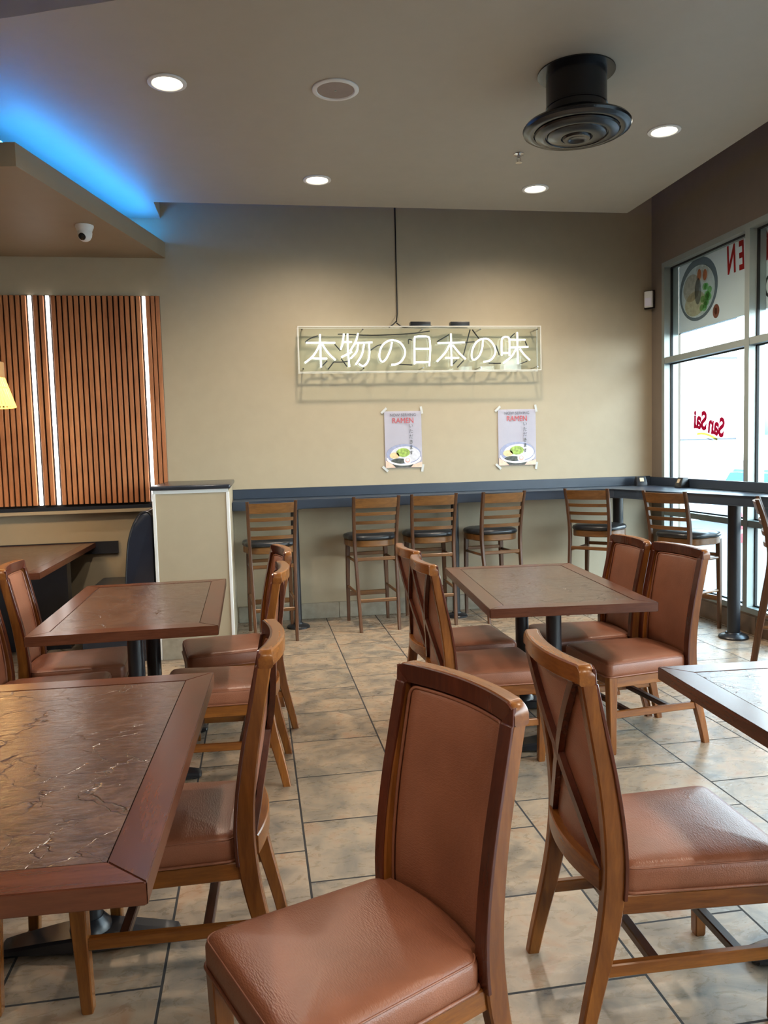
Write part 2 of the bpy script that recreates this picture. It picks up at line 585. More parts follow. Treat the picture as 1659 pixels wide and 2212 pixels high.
sbox('wall_right_end', XW, XW + 0.18, -4.0, ys[-1] - 0.028, 0.15, 3.03, M['dwall'])

# half wall that closes the booth, with white corner trims and a black cap
bm = new()
box(bm, -0.715, -0.200, 5.66, YW, 0.0, 1.188)
hw = struct(obj('wall_partition', bm, M['wall']))
bm = new()
box(bm, -0.735, -0.182, 5.635, YW - 0.002, 1.204, 1.236, 0.012, 3)
obj('cap', bm, M['black'], hw)
bm = new()
box(bm, -0.717, -0.198, 5.655, 5.67, 1.180, 1.204)
obj('trim_strip', bm, M['white'], hw)
for xa, xb in ((-0.722, -0.700), (-0.215, -0.193)):
    bm = new()
    box(bm, xa, xb, 5.652, 5.685, 0.0, 1.182, 0.002, 1)
    obj('corner_trim', bm, M['white'], hw)
bm = new()
box(bm, -0.700, -0.215, 5.650, 5.660, 0.0, 0.15, 0.002, 1)
obj('base_tile', bm, M['base'], hw)

# ------------------------------------------------------------------ outside
sbox('ground_outside', XW + 0.18, 60, -40, 60, -0.2, -0.05, M['concrete'])
bm = new()
box(bm, 7.3, 9.25, 14.0, 18.0, -0.05, 6.5)
bo = obj('neighbour_building', bm, M['stucco'])
tag(bo, 'white stucco building wall across the walkway behind the first window', 'building')
for zz in (0.55, 1.50, 3.05):
    bm = new(); box(bm, 7.3, 9.25, 13.985, 14.002, zz, zz + 0.03)
    obj('reveal_groove', bm, M['concrete'], bo)
bm = new()
box(bm, XW + 0.25, XW + 1.75, -4.0, 7.2, 3.30, 3.45)
struct(obj('canopy_sky_blocker', bm, M['white']))  # added overhang out of view, cuts the high sky light at the windows

# ------------------------------------------------------------------ slat panel with led strips
sl = thing('slat_panel', 'vertical walnut slat wall panel with three white light lines above the booth', 'wall panel', (-2.0, YW, 1.06))
def X(v): return v + 2.0
z0, z1 = 0.012, 1.695
obj('backing', box(new(), X(-3.3), X(-0.725), -0.012, -0.001, -0.005, z1 + 0.003), M['felt'], sl)
bm = new()
def slat_at(xc):
    box(bm, X(xc) - 0.0155, X(xc) + 0.0155, -0.042, -0.012, z0, z1, 0.002, 1)
for k in range(3):
    slat_at(-0.7415 - 0.0380 * k)
for k in range(16):
    slat_at(-0.85 - 0.0439 * (k + 1))
for k in range(2):
    slat_at(-1.597 - 0.0453 * (k + 1))
for k in range(35):
    slat_at(-1.733 - 0.0439 * (k + 1))
obj('slats', bm, M['slat'], sl)
for xc in (-0.85, -1.597, -1.733):
    bm = new()
    box(bm, X(xc) - 0.0125, X(xc) + 0.0125, -0.034, -0.012, z0, z1, 0.004, 2)
    obj('light_strip', bm, M['led'], sl)
bm = new()
box(bm, X(-3.3), X(-0.722), -0.05, -0.001, -0.035, -0.006)
obj('bottom_trim', bm, M['black'], sl)
bm = new()
box(bm, X(-3.3), X(-0.722), -0.066, -0.001, -0.062, -0.036)
obj('ledge_trim', bm, M['wall'], sl)

# ------------------------------------------------------------------ bar counter in an L along the back wall and the windows
bc = thing('bar_counter', 'black laminate bar counter running along the back wall and the windows', 'counter', (0, 0, 0))
top = 1.065
bm = new()
prism(bm, [(-0.198, YW - 0.001), (-0.198, 6.375), (2.93, 6.375), (3.02, 6.31), (3.36, 4.72), (3.36, -2.0), (XW - 0.006, -2.0), (XW - 0.006, YW - 0.001)], top - 0.075, top, 0.006)
obj('countertop', bm, M['counter'], bc)
bm = new()
box(bm, -0.198, XW - 0.026, YW - 0.022, YW - 0.001, top, 1.148, 0.003, 1)
box(bm, XW - 0.026, XW - 0.006, -2.0, YW - 0.001, top, 1.140, 0.003, 1)
obj('backsplash', bm, M['counter'], bc)
for px, py, r in ((0.300, 6.45, 0.032), (1.665, 6.50, 0.032), (3.10, 6.39, 0.045), (3.425, 5.20, 0.045), (3.44, 3.70, 0.045), (3.44, 2.2, 0.045)):
    bm = new()
    lathe(bm, [(r, 0.02), (r, top - 0.085), (r * 2.0, top - 0.081), (r * 2.0, top - 0.075)], 20, (px, py, 0))
    p = obj('post', bm, M['bmetal'], bc)
    bm = new()
    R = 0.095 if r < 0.04 else 0.105
    lathe(bm, [(R, 0.0), (R, 0.012), (R * 0.9, 0.022), (r * 1.35, 0.034), (r * 1.2, 0.045)], 28, (px, py, 0))
    obj('floor_plate', bm, M['bmetal'], p)

def outlet_box(loc, rz, label):
    t = thing('outlet_box', label, 'outlet box', loc, rz, 'outlet boxes on the bar counter')
    bm = new()
    loft(bm, [rrect(-0.052, 0.052, -0.045, 0.035, 0.006, 0.0), rrect(-0.050, 0.050, -0.043, 0.034, 0.006, 0.030), rrect(-0.040, 0.040, -0.020, 0.032, 0.006, 0.085)])
    obj('housing', bm, M['bmetal'], t)
    bm = new()
    box(bm, -0.018, 0.018, -0.003, 0.003, -0.018, 0.018, 0.001, 1)
    a = math.atan2(0.023, 0.055)
    f = obj('receptacle', bm, plain('ivory receptacle', rgb(206, 190, 160), 0.4), t)
    f.location = (0, -0.034, 0.056)
    f.rotation_euler = (-a, 0, 0)
    return t
outlet_box((3.44, 6.64, top), -0.15, 'black outlet box with ivory receptacle near the corner on the back wall counter')
outlet_box((3.555, 6.13, top), -PI / 2, 'black outlet box on the window side counter under the first window')

# ------------------------------------------------------------------ booth: table and benches
bt = thing('booth_table', 'wood edged booth table fixed to the wall under the slat panel', 'table', (-1.95, 5.90, 0))
def framed_top(root, w, d, z, th=0.04, bw=0.078):
    """four mitred border pieces and a recessed laminate panel; w along x, d along y"""
    a, b = w / 2, d / 2
    for s, mat, nm in ((-1, 'tbx', 'y'), (1, 'tbx', 'y'), (-1, 'tby', 'x'), (1, 'tby', 'x')):
        bm = new()
        if nm == 'y':
            P = [(-a, s * b), (a, s * b), (a - bw, s * (b - bw)), (-a + bw, s * (b - bw))]
        else:
            P = [(s * a, -b), (s * a, b), (s * (a - bw), b - bw), (s * (a - bw), -b + bw)]
        prism(bm, P, z - th, z, 0.0022)
        obj('border', bm, M[mat], root)
    bm = new()
    box(bm, -a + bw + 0.0016, a - bw - 0.0016, -b + bw + 0.0016, b - bw - 0.0016, z - 0.03, z - 0.0010)
    obj('laminate_panel', bm, M['lam'], root)
    bm = new()
    box(bm, -a + bw - 0.001, a - bw + 0.001, -b + bw - 0.001, b - bw + 0.001, z - th + 0.002, z - 0.031)
    obj('underlay', bm, M['felt'], root)
framed_top(bt, 1.24, 1.735, 0.75)
bm = new(); box(bm, -0.55, 0.51, 0.30, 0.42, 0.0, 0.71)
obj('shade_panel', bm, M['black'], bt)  # made-up black panel standing in for the shadow under the booth table
bm = new(); box(bm, -0.62, 0.80, 0.845, 0.866, 0.655, 0.757)
obj('wall_ledger', bm, M['black'], bt)

def booth_bench(loc, rz, label, L):
    t = thing('booth_bench', label, 'bench', loc, rz, 'booth benches')
    bm = new()
    box(bm, 0.06, 0.52, -L / 2, L / 2, 0.0, 0.36)
    obj('base', bm, M['black'], t)
    bm = new()
    box(bm, 0.05, 0.56, -L / 2, L / 2, 0.36, 0.465, 0.03, 3)
    obj('seat', bm, M['bench'], t)
    bm = new()
    prof = [(0.012, 0.30), (0.012, 1.035), (0.04, 1.06), (0.085, 1.05), (0.135, 0.98), (0.175, 0.86), (0.195, 0.70), (0.215, 0.47), (0.215, 0.30)]
    a = [[(x, y, z) for x, z in prof] for y in (-L / 2, -L / 2 + 0.012, L / 2 - 0.012, L / 2)]
    for row, k in ((a[0], 0.97), (a[3], 0.97)):
        for i, (x, y, z) in enumerate(row):
            row[i] = (0.1 + (x - 0.1) * k, y, 0.68 + (z - 0.68) * k)
    loft(bm, a)
    b = obj('backrest', bm, M['bench'], t, 50)
    bm = new()
    for s in (-1, 1):
        tube(bm, smooth_path([(x, s * L / 2, z) for x, z in prof[1:-1]], 4), 0.006, 6)
    obj('piping', bm, M['vinyl'], b)
    return t
booth_bench((-0.722, 6.18, 0), PI, 'navy vinyl booth bench with its back against the half wall', 1.02)
booth_bench((-3.35, 5.85, 0), 0.0, 'navy vinyl booth bench on the far left side of the booth table', 1.60)

# ------------------------------------------------------------------ ceiling fittings
def downlight(x, y, label=None, z=3.384, power=1.0, first=[None]):
    if first[0] is None:
        t = thing('recessed_downlight', label, 'ceiling light', (x, y, z), 0, 'recessed ceiling downlights')
        bm = new()
        lathe(bm, [(0.100, -0.0005), (0.100, -0.006), (0.094, -0.009), (0.080, -0.009), (0.074, -0.004), (0.074, -0.0005)], 40)
        obj('trim_ring', bm, M['white'], t)
        bm = new()
        lathe(bm, [(0.0735, -0.001), (0.0735, -0.0035), (0.05, -0.006), (0.001, -0.007)], 40)
        obj('lens', bm, M['lampw'], t)
        first[0] = t
    else:
        t = dup(first[0], (x, y, z), 0, label, 'recessed ceiling downlights')
    ld = bpy.data.lights.new('downlight_beam', 'SPOT')
    ld.energy = DOWNLIGHT_W * power
    ld.color = (1.0, 0.85, 0.68)
    ld.spot_size = math.radians(158)
    ld.spot_blend = 1.0
    ld.shadow_soft_size = 0.07
    lo = bpy.data.objects.new('downlight_beam', ld)
    COL.objects.link(lo)
    lo.location = (x, y, z - 0.03)
    return t
downlight(-0.378, 4.365, 'lit round downlight in the ceiling nearest the blue cove glow')
downlight(0.513, 5.753, 'lit round downlight in the ceiling above the left part of the neon sign')
downlight(2.163, 5.807, 'lit round downlight in the ceiling below the black air diffuser')
downlight(2.597, 4.697, 'lit round downlight in the ceiling to the right of the black air diffuser')
for x, y in ((2.6, 1.9), (1.25, -0.6), (2.6, -0.6)):  # added lamps out of view, fill light on faces turned to the camera
    downlight(x, y, 'added unseen fill downlight in the ceiling above and behind the viewer')
for x, y in ((-2.1, 2.6), (-2.1, 0.6), (-3.7, 1.6), (-0.6, -0.8)):  # added lamps out of view, brighten chair backs that face left
    downlight(x, y, 'added unseen downlight in the raised ceiling, filling in light from the left', 3.85, 0.8)

sp = thing('ceiling_speaker', 'flush round ceiling speaker with white rim and dull grille', 'speaker', (0.503, 4.352, 3.384))
bm = new(); lathe(bm, [(0.126, -0.0005), (0.126, -0.006), (0.120, -0.010), (0.104, -0.010), (0.100, -0.005), (0.100, -0.0005)], 44)
obj('rim', bm, M['white'], sp)
bm = new(); lathe(bm, [(0.0995, -0.001), (0.0995, -0.005), (0.001, -0.008)], 44)
obj('grille', bm, M['grille'], sp)
bm = new(); lathe(bm, [(0.006, -0.0075), (0.006, -0.0095), (0.001, -0.010)], 10)
obj('logo_badge', bm, M['alum'], sp)

ad = thing('air_diffuser', 'black round air diffuser on a short duct hanging from the ceiling', 'air vent', (1.735, 4.035, 3.384))
bm = new(); lathe(bm, [(0.200, -0.0005), (0.200, -0.007), (0.160, -0.010)], 48)
obj('ceiling_flange', bm, M['gblack'], ad)
bm = new(); lathe(bm, [(0.156, -0.008), (0.156, -0.17), (0.1585, -0.172), (0.1585, -0.178), (0.154, -0.180), (0.154, -0.262)], 48)
obj('duct', bm, M['gblack'], ad)
bm = new(); lathe(bm, [(0.150, -0.205), (0.160, -0.222), (0.190, -0.240), (0.240, -0.256), (0.272, -0.268), (0.280, -0.280), (0.276, -0.292), (0.262, -0.300), (0.240, -0.304), (0.224, -0.302), (0.222, -0.292), (0.15, -0.285)], 64)
obj('outer_cone', bm, M['gblack'], ad)
for r, r2, z in ((0.219, 0.158, -0.306), (0.154, 0.078, -0.316)):
    bm = new(); lathe(bm, [(r2, z + 0.018), (r - 0.004, z + 0.012), (r, z + 0.002), (r - 0.005, z - 0.006), (r - 0.02, z - 0.010), (r2 + 0.02, z - 0.016), (r2 + 0.004, z - 0.016), (r2, z - 0.008)], 60)
    obj('ring_cone', bm, M['gblack'], ad)
bm = new(); lathe(bm, [(0.076, -0.315), (0.075, -0.332), (0.068, -0.340), (0.050, -0.342), (0.040, -0.336), (0.020, -0.332), (0.001, -0.331)], 44)
obj('center_cap', bm, M['gblack'], ad)

sk = thing('fire_sprinkler', 'small chrome fire sprinkler under the ceiling beside the air diffuser', 'sprinkler', (1.807, 5.150, 3.384))
bm = new(); lathe(bm, [(0.036, -0.0005), (0.035, -0.006), (0.014, -0.010)], 24); obj('escutcheon', bm, M['chrome'], sk)
bm = new(); lathe(bm, [(0.010, -0.008), (0.009, -0.03), (0.004, -0.032)], 12)
tube(bm, [(0.009, 0, -0.028), (0.014, 0, -0.04), (0.003, 0, -0.056)], 0.0025, 6)
tube(bm, [(-0.009, 0, -0.028), (-0.014, 0, -0.04), (-0.003, 0, -0.056)], 0.0025, 6)
obj('body', bm, M['chrome'], sk)
bm = new(); lathe(bm, [(0.004, -0.056), (0.022, -0.057), (0.022, -0.059), (0.001, -0.060)], 16); obj('deflector', bm, M['chrome'], sk)

cm = thing('security_camera', 'white dome security camera under the tan soffit', 'camera', (-1.115, 5.87, 3.066))
bm = new(); lathe(bm, [(0.062, -0.0005), (0.062, -0.012), (0.058, -0.020), (0.050, -0.040)], 32); obj('mount', bm, M['white'], cm)
bm = new(); lathe(bm, [(0.049, -0.030), (0.050, -0.055), (0.046, -0.078), (0.034, -0.098), (0.018, -0.108), (0.001, -0.111)], 32); obj('ball', bm, M['white'], cm)
bm = new(); lathe(bm, [(0.026, 0.0), (0.025, 0.008), (0.020, 0.012), (0.001, 0.014)], 24)
ln = obj('lens', bm, M['gblack'], cm)
dv = Vector((-0.30, -0.80, -0.52)).normalized()
ln.location = Vector((0, 0, -0.062)) + dv * 0.038
ln.rotation_euler = dv.to_track_quat('Z', 'Y').to_euler()

pd = thing('pendant_lamp', 'woven cone pendant lamp glowing yellow at the left edge', 'pendant lamp', (-1.86, 5.90, 0))
bm = new(); tube(bm, [(0, 0, 2.13), (0, 0, 3.066)], 0.005, 8); obj('cord', bm, M['wire'], pd)
bm = new(); lathe(bm, [(0.145, 2.130), (0.145, 2.020), (0.139, 2.020), (0.139, 2.124), (0.006, 2.126), (0.006, 2.132)], 36); obj('neck', bm, M['shadet'], pd)
bm = new()
for k in range(40):
    a = 2 * PI * k / 40
    tube(bm, [(0.142 * math.cos(a), 0.142 * math.sin(a), 2.022), (0.205 * math.cos(a), 0.205 * math.sin(a), 1.822)], 0.0062, 5)
for r, z in ((0.205, 1.822), (0.165, 1.95)):
    tube(bm, [(r * math.cos(2 * PI * k / 40), r * math.sin(2 * PI * k / 40), z) for k in range(40)], 0.006, 6, closed=True)
obj('shade', bm, M['shade'], pd)
bm = new(); lathe(bm, [(0.001, 1.87), (0.04, 1.885), (0.052, 1.92), (0.04, 1.96), (0.018, 1.995), (0.018, 2.05), (0.001, 2.05)], 20); obj('bulb', bm, M['bulb'], pd)
ld = bpy.data.lights.new('pendant_glow', 'SPOT'); ld.energy = PENDANT_W; ld.color = (1.0, 0.68, 0.34)
ld.spot_size = math.radians(120); ld.spot_blend = 0.6; ld.shadow_soft_size = 0.05
lo = bpy.data.objects.new('pendant_glow', ld); COL.objects.link(lo); lo.location = (-1.86, 5.90, 1.84)

# ------------------------------------------------------------------ neon sign
NEON= [[[(0.456,2.359),(0.699,2.358)],[(0.575,2.43),(0.575,2.156)],[(0.57,2.346),(0.539,2.287),(0.496,2.235),(0.441,2.194)],[(0.591,2.346),(0.636,2.277),(0.698,2.214)],[(0.499,2.231),(0.628,2.227)]],[[(0.775,2.433),(0.766,2.364),(0.745,2.302)],[(0.757,2.364),(0.84,2.364)],[(0.807,2.433),(0.806,2.301),(0.814,2.157)],[(0.75,2.239),(0.84,2.282)],[(0.896,2.436),(0.875,2.37),(0.825,2.289)],[(0.875,2.357),(1.016,2.36)],[(0.987,2.351),(0.989,2.269),(0.973,2.2),(0.933,2.163),(0.895,2.181)],[(0.894,2.345),(0.879,2.282),(0.826,2.226)],[(0.945,2.345),(0.923,2.257),(0.869,2.175)]],[[(1.185,2.362),(1.17,2.299),(1.136,2.23),(1.102,2.198),(1.078,2.218),(1.075,2.268),(1.099,2.331),(1.146,2.369),(1.198,2.378),(1.256,2.356),(1.291,2.305),(1.293,2.254),(1.265,2.204),(1.225,2.178),(1.176,2.172)]],[[(1.376,2.174),(1.381,2.381),(1.4,2.407),(1.492,2.407),(1.512,2.383),(1.516,2.297),(1.505,2.157)],[(1.384,2.304),(1.509,2.304)],[(1.381,2.19),(1.503,2.192)]],[[(1.583,2.351),(1.823,2.357)],[(1.701,2.431),(1.702,2.158)],[(1.689,2.341),(1.648,2.271),(1.573,2.195)],[(1.716,2.335),(1.768,2.27),(1.827,2.215)],[(1.647,2.226),(1.767,2.225)]],[[(1.985,2.378),(1.977,2.308),(1.949,2.243),(1.908,2.208),(1.884,2.224),(1.886,2.282),(1.917,2.347),(1.965,2.382),(2.026,2.385),(2.072,2.346),(2.095,2.294),(2.088,2.249),(2.05,2.204),(1.988,2.188)]],[[(2.152,2.242),(2.154,2.371),(2.175,2.4),(2.209,2.4),(2.224,2.371),(2.222,2.241)],[(2.153,2.265),(2.221,2.264)],[(2.295,2.442),(2.298,2.169)],[(2.23,2.378),(2.367,2.377)],[(2.223,2.312),(2.393,2.315)],[(2.283,2.3),(2.241,2.235),(2.165,2.177)],[(2.317,2.299),(2.358,2.247),(2.406,2.201)]]]
WIRES= [[(0.45,2.365),(0.489,2.396),(0.559,2.421)],[(0.699,2.349),(0.745,2.295)],[(0.589,2.171),(0.631,2.212)],[(0.635,2.14),(0.688,2.205)],[(0.749,2.23),(0.798,2.163)],[(0.727,2.433),(0.788,2.433),(1.018,2.423),(1.336,2.435),(1.521,2.457)],[(1.001,2.297),(1.061,2.335),(1.1,2.344)],[(1.334,2.349),(1.335,2.387),(1.365,2.381)],[(1.245,2.178),(1.363,2.171)],[(1.584,2.367),(1.691,2.427)],[(1.719,2.174),(1.757,2.209)],[(1.759,2.148),(1.817,2.206)],[(1.833,2.36),(1.917,2.366)],[(1.879,2.469),(1.814,2.244)],[(1.899,2.469),(1.958,2.391)],[(2.11,2.333),(2.139,2.249)],[(2.23,2.394),(2.282,2.436)],[(2.377,2.367),(2.393,2.328)],[(2.316,2.169),(2.392,2.195)],[(2.043,2.181),(2.151,2.178)],[(0.688,2.202),(0.748,2.201),(0.813,2.207)]]

ns = thing('neon_sign', 'white neon sign of Japanese characters in a clear acrylic box', 'sign', (1.44, YW, 2.30))
def nl(x, z, y):                                    # wall plane to sign-local
    return (x - 1.44, y - YW, z - 2.30)
bx0, bx1, bz0, bz1 = 0.392, 2.492, 2.114, 2.486
bm = new(); box(bm, bx0 - 1.44, bx1 - 1.44, -0.075, -0.070, bz0 - 2.30, bz1 - 2.30)
obj('back_panel', bm, M['acrylic'], ns)
bm = new(); box(bm, bx0 - 1.44, bx1 - 1.44, -0.165, -0.160, bz0 - 2.30, bz1 - 2.30)
obj('front_panel', bm, M['acrylic'], ns)
bm = new()
for yy in (-0.168, -0.077):
    e = 0.0055
    box(bm, bx0 - 1.44 - e, bx1 - 1.44 + e, yy, yy + 0.009, bz0 - 2.30 - e, bz0 - 2.30 + e * .4)
    box(bm, bx0 - 1.44 - e, bx1 - 1.44 + e, yy, yy + 0.009, bz1 - 2.30 - e * .4, bz1 - 2.30 + e)
    box(bm, bx0 - 1.44 - e, bx0 - 1.44 + e * .4, yy, yy + 0.009, bz0 - 2.30 + e * .4, bz1 - 2.30 - e * .4)
    box(bm, bx1 - 1.44 - e * .4, bx1 - 1.44 + e, yy, yy + 0.009, bz0 - 2.30 + e * .4, bz1 - 2.30 - e * .4)
obj('edge_frame', bm, M['acedge'], ns)
for zz in (bz0, bz1):
    bm = new(); box(bm, bx0 - 1.44, bx1 - 1.44, -0.159, -0.076, zz - 2.30 - 0.002, zz - 2.30 + 0.002)
    obj('side_panel', bm, M['acrylic'], ns)
for xx in (bx0, bx1):
    bm = new(); box(bm, xx - 1.442, xx - 1.438, -0.159, -0.076, bz0 - 2.297, bz1 - 2.303)
    obj('side_panel', bm, M['acrylic'], ns)
bm = new()
for xx in (bx0 + 0.03, 0.93, 1.44, 1.95, bx1 - 0.03):
    for zz in (bz0 + 0.025, bz1 - 0.025):
        tube(bm, [(xx - 1.44, -0.1725, zz - 2.30), (xx - 1.44, -0.001, zz - 2.30)], 0.006, 10)
obj('standoff_screws', bm, M['chrome'], ns)
for strokes in NEON:
    bm = new()
    for st in strokes:
        P = smooth_path([nl(x, z, 6.645) for x, z in st], 5)
        tube(bm, P, 0.0068, 8)
    obj('neon_character', bm, M['neon'], ns, 60)
bm = new()
for k, st in enumerate(WIRES):
    tube(bm, smooth_path([nl(x, z, 6.672) for x, z in st], 4), 0.0055 if k not in (5,) else 0.005, 6)
for st in (((1.235, 2.545), (1.21, 2.52), (1.17, 2.492)), ((1.235, 2.53), (1.29, 2.495), (1.36, 2.50)), ((1.40, 2.525), (1.47, 2.53), (1.55, 2.50), (1.68, 2.498))):
    tube(bm, smooth_path([nl(x, z, 6.69) for x, z in st], 5), 0.006, 6)
obj('jumper_wiring', bm, M['wire'], ns)
for xa, xb in ((1.345, 1.52), (1.695, 1.862)):
    bm = new(); box(bm, xa - 1.44, xb - 1.44, -0.15, -0.085, 0.1925, 0.230, 0.004, 2)
    obj('power_supply', bm, M['bmetal'], ns)
bm = new(); tube(bm, [nl(1.262, 3.84, 6.764), nl(1.258, 2.62, 6.764), nl(1.238, 2.54, 6.70)], 0.0055, 8)
obj('power_cord', bm, M['wire'], ns)

# ------------------------------------------------------------------ taped ramen posters
def flat(name, pts, mat, parent, y):
    """a thin print facing the room; pts in (x, z) of the parent"""
    bm = new()
    a = [bm.verts.new((x, y, z)) for x, z in pts]
    b = [bm.verts.new((x, y + 0.0004, z)) for x, z in pts]
    n = len(pts)
    bm.faces.new(a); bm.faces.new(b[::-1])
    for i in range(n):
        bm.faces.new((a[i], b[i], b[(i + 1) % n], a[(i + 1) % n]))
    return obj(name, bm, mat, parent, 20)
def ell(cx, cz, rx, rz, n=28, a0=0.0, a1=2 * PI):
    return [(cx + rx * math.cos(a0 + (a1 - a0) * k / n), cz + rz * math.sin(a0 + (a1 - a0) * k / n)) for k in range(n + (0 if a1 - a0 >= 2 * PI - 1e-6 else 1))]
PM = {k: plain('print ' + k, rgb(*c), 0.5, var=v, vs=40.0) for k, c, v in (
    ('slate', (150, 156, 186), .1), ('broth', (206, 206, 214), .1), ('green', (150, 176, 84), .45), ('egg', (232, 196, 150), .15),
    ('dark', (70, 74, 70), .5), ('pink', (222, 168, 160), .15), ('red', (190, 74, 84), .05), ('grey', (112, 112, 128), .05), ('white', (240, 238, 240), .02), ('hand', (226, 190, 170), .1))}
BWALL = lambda x, y, z: Matrix(((1, 0, 0, x), (0, 0, -1, y), (0, 1, 0, z), (0, 0, 0, 1)))
TAPE = film_mat('translucent tape', (0.72, 0.74, 0.74, 1), 0.3)
def poster(x0, x1, z0, z1, label):
    cx, cz = (x0 + x1) / 2, (z0 + z1) / 2
    t = thing('ramen_poster', label, 'poster', (cx, YW - 0.004, cz), 0, 'ramen posters on the back wall')
    w, h = (x1 - x0) / 2, (z1 - z0) / 2
    bm = new()
    # paper with a faint bow between its taped corners
    N = 10
    g = [[bm.verts.new((-w + 2 * w * i / N, -0.002 - 0.003 * math.sin(PI * j / N) * (0.3 + 0.7 * abs(2 * i / N - 1)), -h + 2 * h * j / N)) for j in range(N + 1)] for i in range(N + 1)]
    for i in range(N):
        for j in range(N):
            bm.faces.new((g[i][j], g[i + 1][j], g[i + 1][j + 1], g[i][j + 1]))
    bmesh.ops.solidify(bm, geom=bm.faces[:], thickness=0.0004)
    obj('paper', bm, M['paper'], t)
    Y0 = -0.0058
    b = flat('bowl_print', ell(0.0, -h * 0.52, w * 0.93, h * 0.36), PM['slate'], t, Y0)
    flat('broth_print', ell(0.015, -h * 0.53, w * 0.80, h * 0.29), PM['broth'], b, Y0 - 0.0006)
    flat('greens_print', ell(-0.005, -h * 0.46, w * 0.38, h * 0.16, 11), PM['green'], b, Y0 - 0.0012)
    flat('egg_print', ell(-w * 0.50, -h * 0.56, w * 0.26, h * 0.11), PM['egg'], b, Y0 - 0.0012)
    flat('seaweed_print', ell(-w * 0.28, -h * 0.76, w * 0.42, h * 0.10, 13), PM['dark'], b, Y0 - 0.0014)
    flat('table_print', [(-w * 0.98, -h * 0.99), (w * 0.98, -h * 0.99), (w * 0.98, -h * 0.80), (w * 0.3, -h * 0.93), (-w * 0.5, -h * 0.93), (-w * 0.98, -h * 0.72)], PM['hand'], t, Y0 - 0.0010)
    flat('bowl_foot_print', [(-w * 0.62, -h * 0.86), (w * 0.55, -h * 0.86), (w * 0.38, -h * 0.985), (-w * 0.45, -h * 0.985)], PM['dark'], t, Y0 - 0.0016)
    flat('bowl_rim_print', ell(0, -h * 0.66, w * 0.93, h * 0.26, 22, PI, 2 * PI) + ell(0, -h * 0.62, w * 0.86, h * 0.24, 22, 2 * PI, PI)[:] , PM['white'], b, Y0 - 0.0018)
    bd = flat('badge_print', ell(w * 0.20, -h * 0.74, w * 0.20, h * 0.135), PM['white'], t, Y0 - 0.0024)
    flat('badge_ring_print', ell(w * 0.20, -h * 0.74, w * 0.13, h * 0.085), PM['pink'], bd, Y0 - 0.0029)
    flat('badge_center_print', ell(w * 0.20, -h * 0.725, w * 0.075, h * 0.05), PM['white'], bd, Y0 - 0.0034)
    text_mesh('NOW SERVING', 0.034, PM['grey'], 'heading_print', BWALL(0, Y0 - 0.0008, h * 0.86), t)
    text_mesh('RAMEN', 0.068, PM['red'], 'title_print', BWALL(0, Y0 - 0.0008, h * 0.66), t, sx=0.86)
    for k, ch in enumerate('いただきます'):
        text_mesh(ch, 0.040, PM['grey' if k < 3 else 'dark'], 'kana_print', BWALL(w * 0.42, Y0 - 0.0030, h * (0.47 - 0.19 * k)), t)
    for sx in (-1, 1):
        for sz in (-1, 1):
            bm = new()
            box(bm, -0.010, 0.010, -0.0002, 0.0002, -0.032, 0.032)
            a = sx * sz * -0.5
            bmesh.ops.transform(bm, matrix=Matrix.Translation((sx * (w + 0.002), Y0 - 0.0014, sz * (h + 0.006))) @ Matrix.Rotation(a + (PI / 4 if sz > 0 else -PI / 4) * 0.4, 4, 'Y'), verts=bm.verts[:])
            obj('tape', bm, TAPE, t)
    return t
poster(1.120, 1.449, 1.290, 1.784, 'taped ramen poster to the left, under the middle of the neon sign')
poster(2.146, 2.497, 1.282, 1.782, 'taped ramen poster to the right, under the right end of the neon sign')

# ------------------------------------------------------------------ corner detector
md = thing('motion_detector', 'small white motion detector on a dark plate drawn as its shadow outline, high in the right corner', 'sensor', (3.573, 6.724, 2.742), -PI / 4)
bm = new(); box(bm, -0.046, 0.046, -0.004, 0.012, -0.082, 0.082, 0.004, 2); obj('backing', bm, M['felt'], md)  # wider dark plate models the shadow outline around the housing
bm = new(); box(bm, -0.037, 0.037, -0.034, -0.004, -0.072, 0.072, 0.007, 3); obj('housing', bm, M['white'], md)
bm = new(); box(bm, -0.030, 0.030, -0.037, -0.033, -0.060, 0.012, 0.002, 2); obj('lens', bm, M['paper'], md)

# ------------------------------------------------------------------ window graphics (read from outside)
WIN = lambda x, y, z, a=0.0: Matrix(((0, 0, 1, x), (1, 0, 0, y), (0, 1, 0, z), (0, 0, 0, 1))) @ Matrix.Rotation(a, 4, 'Z')
FILM = film_mat('white banner film', (0.72, 0.74, 0.75, 1), 0.13)
def fmat(k, c):
    # translucent ink: tints the light that comes through the film behind it
    t = NT('ink ' + k)
    tr = t.n('ShaderNodeBsdfTransparent'); d = t.n('ShaderNodeBsdfDiffuse')
    f = t.noise(t.coords(), 30.0)
    cc = t.ramp(f, [(0.3, tuple(x * .88 for x in rgb(*c)[:3])), (0.7, rgb(*c))])
    t.l(cc, tr.inputs[0]); t.l(cc, d.inputs[0])
    mx = t.n('ShaderNodeMixShader'); mx.inputs[0].default_value = 0.03
    t.l(tr.outputs[0], mx.inputs[1]); t.l(d.outputs[0], mx.inputs[2]); t.l(mx.outputs[0], t.out.inputs[0])
    return t.m
FM = {k: fmat(k, c) for k, c in (('red', (236, 92, 104)), ('crimson', (190, 20, 66)), ('bowl', (158, 168, 172)), ('bowlin', (240, 243, 242)), ('noodle', (252, 238, 208)), ('meat', (240, 228, 214)),
     ('green', (186, 236, 172)), ('white', (255, 252, 246)), ('yolk', (250, 160, 112)), ('nori', (186, 192, 196)), ('olive', (150, 138, 50)), ('grey', (150, 156, 160)), ('brown', (190, 130, 104)))}
FM['crimson'] = film_mat('crimson vinyl', rgb(176, 24, 62), 0.035)
